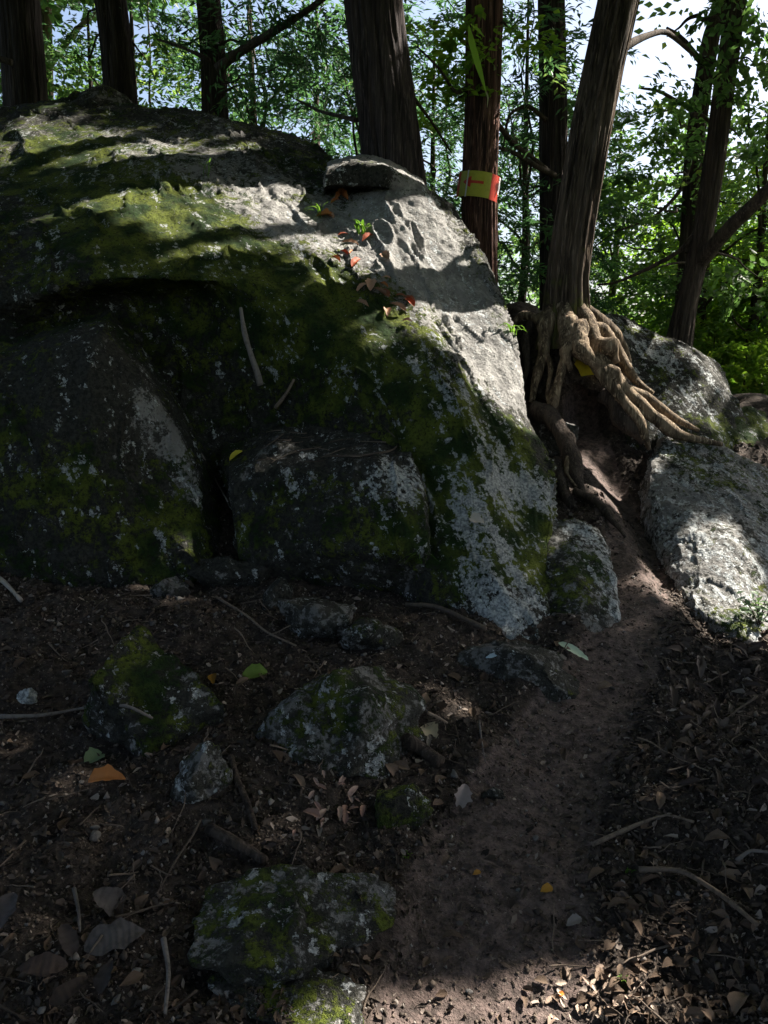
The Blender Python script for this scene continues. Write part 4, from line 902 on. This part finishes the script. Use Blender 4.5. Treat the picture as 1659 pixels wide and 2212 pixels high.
stick([(355, 2040), (350, 2120), (362, 2205)], .007, .004, 'thin upright stick left of the long low rock', M_GREYSTICK, .03)
stick([(155, 1930), (170, 1985), (175, 2030)], .005, .003, 'thin bent twig above the big grey leaves', M_GREYSTICK, .02)
stick([(700, 990), (780, 990), (840, 980), (860, 965)], .006, .004, 'curved twig on the ledge of the squat block', M_TWIG, .015)
stick([(600, 880), (625, 850), (640, 820)], .012, .008, 'short root stub above the ledge of the squat block', M_TWIG, .02)
stick([(430, 985), (470, 1035), (500, 1085)], .006, .003, 'thin twig hanging between the slanting slab and the squat block', M_GREYSTICK, .02)
stick([(470, 1295), (530, 1335), (580, 1370), (640, 1400)], .006, .004, 'thin stick slanting across the earth above the large blunt mossy rock', M_TWIG, .015)
for k in range(26):
    x = random.uniform(560, 850); y = random.uniform(935, 1000); h_, n_ = hit(x, y); s = random.uniform(.05, .15); t = .06 + .05 * random.random()
    o = link('twig', TW[k % 9]); o.matrix_world = place(None, h_, n_ + np.array([0, 0, .6]), random.gauss(0, .6), .008) @ Matrix.Diagonal((s, t, t, 1)); tag(o, 'thin brown twig heaped on the ledge of the squat block', 'twig', 'twigs heaped on the ledge')

# ---- leaves the photo shows one by one
def leaf(px, py, Lpx, ratio, ang, col, label, curl=.5, bend=.1, lobes=0, lift=.008, tilt=None, name='fallen_leaf', cat='leaf', group=None, mat=None):
    p, n_ = hit(px, py); L = Lpx / 1702 * p[1] * 1.08; v, f = leaf_shape(L, L * ratio, curl, bend, int(px + py), 12, lobes)
    me = mesh_np(name, v, f); me.materials.append(mat or plain('leaf_colour', col, .6)); o = link(name, me)
    nn = n_ * .5 + np.array([0, -.35, .6]) if tilt is None else np.array(tilt, float); o.matrix_world = place(None, p, nn, R(ang), lift); return tag(o, label, cat, group)
leaf(203, 1643, 48, .8, 60, (.20, .27, .14), 'pale green oval leaf on the left litter')
leaf(232, 1690, 78, .45, 190, (.50, .20, .06), 'curled orange leaf on the left litter', 1.0, .3)
leaf(930, 1585, 46, .75, 110, (.62, .50, .33), 'cream oval leaf beside the log end')
leaf(548, 1462, 60, .6, 25, (.14, .22, .04), 'yellow-green leaf on the back of the large blunt mossy rock')
leaf(462, 1470, 34, .5, 100, (.33, .17, .02), 'small amber leaf in the gap behind two mossy rocks')
leaf(511, 987, 34, .5, 40, (.55, .46, .05), 'small yellow leaf on the ledge of the squat block')
leaf(1030, 1125, 32, .7, 150, (.58, .50, .42), 'small cream leaf stuck on the lichen face of the huge boulder')
leaf(1237, 1410, 70, .3, 150, (.55, .66, .48), 'pale greenish strip of leaf at the crack in the rock', .3)
leaf(1062, 1418, 26, .35, 5, (.45, .55, .62), 'tiny bluish-white scrap beside the flat dark slab', .2)
leaf(1262, 785, 62, .95, 100, (.70, .52, .03), 'yellow lobed leaf caught on the exposed roots', .4, .1, 3, .03, (.2, -1, .3))
leaf(1250, 770, 40, .8, 60, (.62, .55, .30), 'pale yellow leaf caught on the exposed roots', .4, .1, 2, .03, (.1, -1, .4))
leaf(1240, 1995, 40, .6, 20, (.22, .20, .19), 'greyish leaf in the trail edge litter')
leaf(995, 1722, 56, .6, 80, (.36, .30, .28), 'grey-pink upturned leaf at the trail edge', .9, .2, 0, .015, (.1, -.8, .5))
leaf(755, 2195, 5, .6, 80, (.36, .3, .28), 'tiny grey leaf scrap on the long low rock')
leaf(1210, 2150, 16, .6, 20, (.75, .22, .03), 'tiny orange leaf on the sunlit trail')
leaf(1030, 1890, 20, .6, 20, (.40, .20, .04), 'small tawny leaf on the left edge of the trail')
leaf(1180, 1925, 30, .7, 20, (.42, .22, .03), 'amber leaf in the litter right of the trail')
for k, (x, y, l, r, a) in enumerate([(20, 1985, 90, .6, 80), (250, 2040, 130, .5, 205), (230, 1965, 110, .5, 190), (140, 2045, 80, .5, 140), (95, 2100, 110, .4, 10), (245, 2120, 70, .6, 250), (150, 2150, 90, .4, 230)]):
    leaf(x, y, l, r, a, [(.12, .10, .098), (.13, .115, .112), (.10, .09, .085), (.075, .06, .055), (.10, .07, .06), (.07, .055, .05), (.065, .045, .038)][k], ['large dead leaf standing apart at the outer end of the grey leaf pile', 'largest palest ribbed dead leaf of the grey leaf pile', 'broad grey dead leaf topping the leaf pile', 'dark oval dead leaf in the middle of the leaf pile', 'narrow reddish-brown dead leaf in the leaf pile', 'wide brown dead leaf closest to the thin upright stick', 'narrow dark dead leaf lowest in the leaf pile'][k], .35, .15, 0, .03, (random.gauss(0, .3), -.45, .8), 'dead_leaf', 'leaf', 'big dead leaves in the near corner', ribbed('ribbed_dead_leaf', [(.10, .085, .083), (.11, .098, .095), (.085, .075, .072), (.065, .052, .048), (.085, .06, .05), (.06, .048, .043), (.055, .04, .033)][k]))
for k in range(26):      # red-brown leaves in the cleft of the crest
    t = random.random(); x = 700 + 160 * t + random.gauss(0, 26); y = 440 + 250 * t + random.gauss(0, 14)
    c = random.choice([(.33, .07, .025), (.40, .15, .05), (.24, .09, .05), (.50, .30, .20), (.28, .17, .11)])
    leaf(x, y, random.uniform(18, 42), random.uniform(.25, .5), random.uniform(0, 360), c, 'reddish dry leaf lodged in the cleft below the perched block', .8, .2, 0, .012, None, 'fallen_leaf', 'leaf', 'red leaves in the cleft')
for k in range(22):      # pinkish chips below the large rock
    leaf(random.gauss(745, 45), random.gauss(1735, 30), random.uniform(14, 40), random.uniform(.25, .5), random.uniform(0, 360), random.choice([(.36, .22, .18), (.25, .15, .12), (.42, .29, .24)]),
         'pinkish dry leaf in the heap below the large blunt mossy rock', .7, .2, 0, .012, None, 'fallen_leaf', 'leaf', 'pinkish leaves heaped below the rock')
for k in range(46):      # long leaves on the right bank
    leaf(random.uniform(1430, 1660), random.uniform(1400, 1720), random.uniform(22, 60), random.uniform(.2, .38), random.gauss(60, 50), random.choice([(.07, .05, .04), (.10, .075, .06), (.05, .035, .03), (.15, .115, .095)]),
         'long narrow dead leaf heaped on the right bank', .7, .2, 0, .02, (random.gauss(0, .4), -.6 + random.gauss(0, .2), .7), 'dead_leaf', 'leaf', 'narrow leaves heaped on the right bank')
for k in range(60):      # pale chips on the sunlit strip of the trail
    leaf(random.uniform(1180, 1420), random.uniform(2090, 2205), random.uniform(10, 30), random.uniform(.3, .6), random.uniform(0, 360), random.choice([(.42, .31, .24), (.30, .21, .15), (.5, .4, .32)]),
         'pale dry leaf chip at the edge of the sunlit strip of trail', .5, .1, 0, .006, None, 'leaf_chip', 'leaf', 'pale chips by the sunlit strip')

# ---- small plants
def blades(name, px, py, n, Lpx, wpx, label, cat='grass', spread=14, droop=.5, mat=M_BLADE, up=(0, -.2, 1)):
    p0, n0 = hit(px, py); k = p0[1] / 1702; root = empty(name, tuple(p0)); tag(root, label, cat)
    rg = np.random.default_rng(int(px))
    for i in range(n):
        L = Lpx * k * rg.uniform(.6, 1.15); a = rg.uniform(0, 6.28); d = np.array([math.cos(a), math.sin(a) * .7 - .2, 0]); st = np.array([rg.normal() * spread * k * .4, rg.normal() * spread * k * .3, -.005])
        v = []; m = 6
        for j in range(m):
            t = j / (m - 1); c = st + np.array(up) * L * t * (1 - .45 * droop * t) + d * L * t * t * .8 * droop - np.array([0, 0, 1]) * L * droop * .5 * t ** 3
            w = wpx * k * .5 * (math.sin(math.pi * (t * .85 + .12))) + .0003; s = np.cross(d, [0, 0, 1]); v += [c - s * w, c + s * w * .0 + np.array([0, 0, -w * .3]), c + s * w]
        me = mesh_np('blade', np.array(v), grid_faces(m, 3)); attr(me, 'tint', np.full(len(v), rg.random())); link('blade', me, mat, root)
    return root
blades('fern_tuft', 780, 505, 16, 46, 7, 'small green fern tuft growing in the sunlit cleft of the crest', 'fern', 20)
blades('grass_tuft', 1108, 722, 7, 60, 6, 'green grass blades hanging over the crest edge by the roots', 'grass', 8, .9)
blades('grass_tuft', 690, 470, 9, 70, 2, 'wiry dry grass loop left of the fern tuft', 'grass', 10, .8, M_BLADE)
blades('grass_tuft', 1352, 1885, 8, 34, 4, 'small green sprout at the edge of the trail litter', 'grass', 10)
blades('grass_tuft', 1345, 2115, 9, 40, 4, 'green sprout at the edge of the sunlit strip of trail', 'grass', 12)
blades('grass_tuft', 875, 1850, 8, 26, 4, 'tiny green seedling clump on the left trail edge', 'grass', 22)
blades('grass_tuft', 905, 1215, 14, 70, 2.2, 'thin grass draping over the lichen corner of the squat block', 'grass', 18, .9)
blades('grass_tuft', 445, 385, 4, 60, 2, 'few wiry grass stems on the mossy top of the boulder', 'grass', 12, .5)
# shrub at the right edge
p0, _ = hit(1640, 1345); sh = empty('shrub', tuple(p0)); tag(sh, 'small shrub with pale glossy leaves at the foot of the pale boulder', 'shrub')
rg = np.random.default_rng(9); ce, di = [], []
for i in range(9):
    e = np.array([rg.normal() * .07, -.05 + rg.normal() * .05, rg.uniform(.06, .17)]); v, f = tube([(0, 0, -.02), e * .5 + np.array([0, 0, .02]), e], [.003, .0025, .0015], 5, 0, 0, 3); link('stem', tube_mesh('stem', v, f), M_DARKBARK, sh)
    for j in range(7): ce.append(e * (.5 + .08 * j) + rg.normal(size=3) * .016); di.append(rg.normal(size=3) * np.array([1, 1, .4]))
ce, di = np.array(ce), np.array(di); link('foliage', leaves_mesh('foliage', ce, di, np.array([0, -.3, 1.0]) + rg.normal(size=ce.shape) * .3, np.full(len(ce), .045), np.full(len(ce), .02), rg.random(len(ce)), leaf_material('shrub_leaf', (.07, .12, .06), (.12, .19, .10), (.3, .38, .28), .25, .5)), None, sh)
# bright bamboo-like leaf hanging in front of the signed trunk
hp = W(1012, 55, 4.9); hang = empty('hanging_leaf', tuple(hp)); tag(hang, 'long bright green leaf dangling from a twig in front of the signed trunk', 'leaf')
def strip(ps, wid, name, mat, tint=.5):
    q = [W(*p) - hp for p in ps]; q = upsample(np.array(q), 14, 0); w = np.interp(np.linspace(0, 1, 14), np.linspace(0, 1, len(wid)), wid) / 1702 * 4.9; v = []
    for c, ww in zip(q, w): v += [c + np.array([-ww / 2, 0, 0]), c + np.array([0, .004, 0]), c + np.array([ww / 2, -.002, 0])]
    me = mesh_np(name, np.array(v), grid_faces(14, 3)); attr(me, 'tint', np.full(len(v), tint)); return link(name, me, mat, hang)
strip([(1012, 55, 4.9), (1020, 95, 4.88), (1034, 145, 4.87), (1050, 200, 4.86)], [3, 14, 12, 2], 'blade', M_STRIP)
strip([(1050, 198, 4.86), (1054, 212, 4.86), (1052, 232, 4.87)], [4, 3, 1.5], 'blade', plain('dry_tip', (.45, .42, .22)))
strip([(1016, 52, 4.9), (1030, 62, 4.9), (1046, 80, 4.88)], [2, 9, 2], 'blade', M_STRIP, .9)
v, f = tube([W(1012, 57, 4.9) - hp, W(990, 30, 5.0) - hp, W(950, -20, 5.3) - hp, W(900, -90, 5.7) - hp, W(850, -160, 6.0) - hp], [.002, .003, .004, .006, .009], 6, 0, 0, 4); link('twig', tube_mesh('twig', v, f), M_DARKBARK, hang)

for o in bpy.data.objects:
    if '_base' in o: del o['_base']
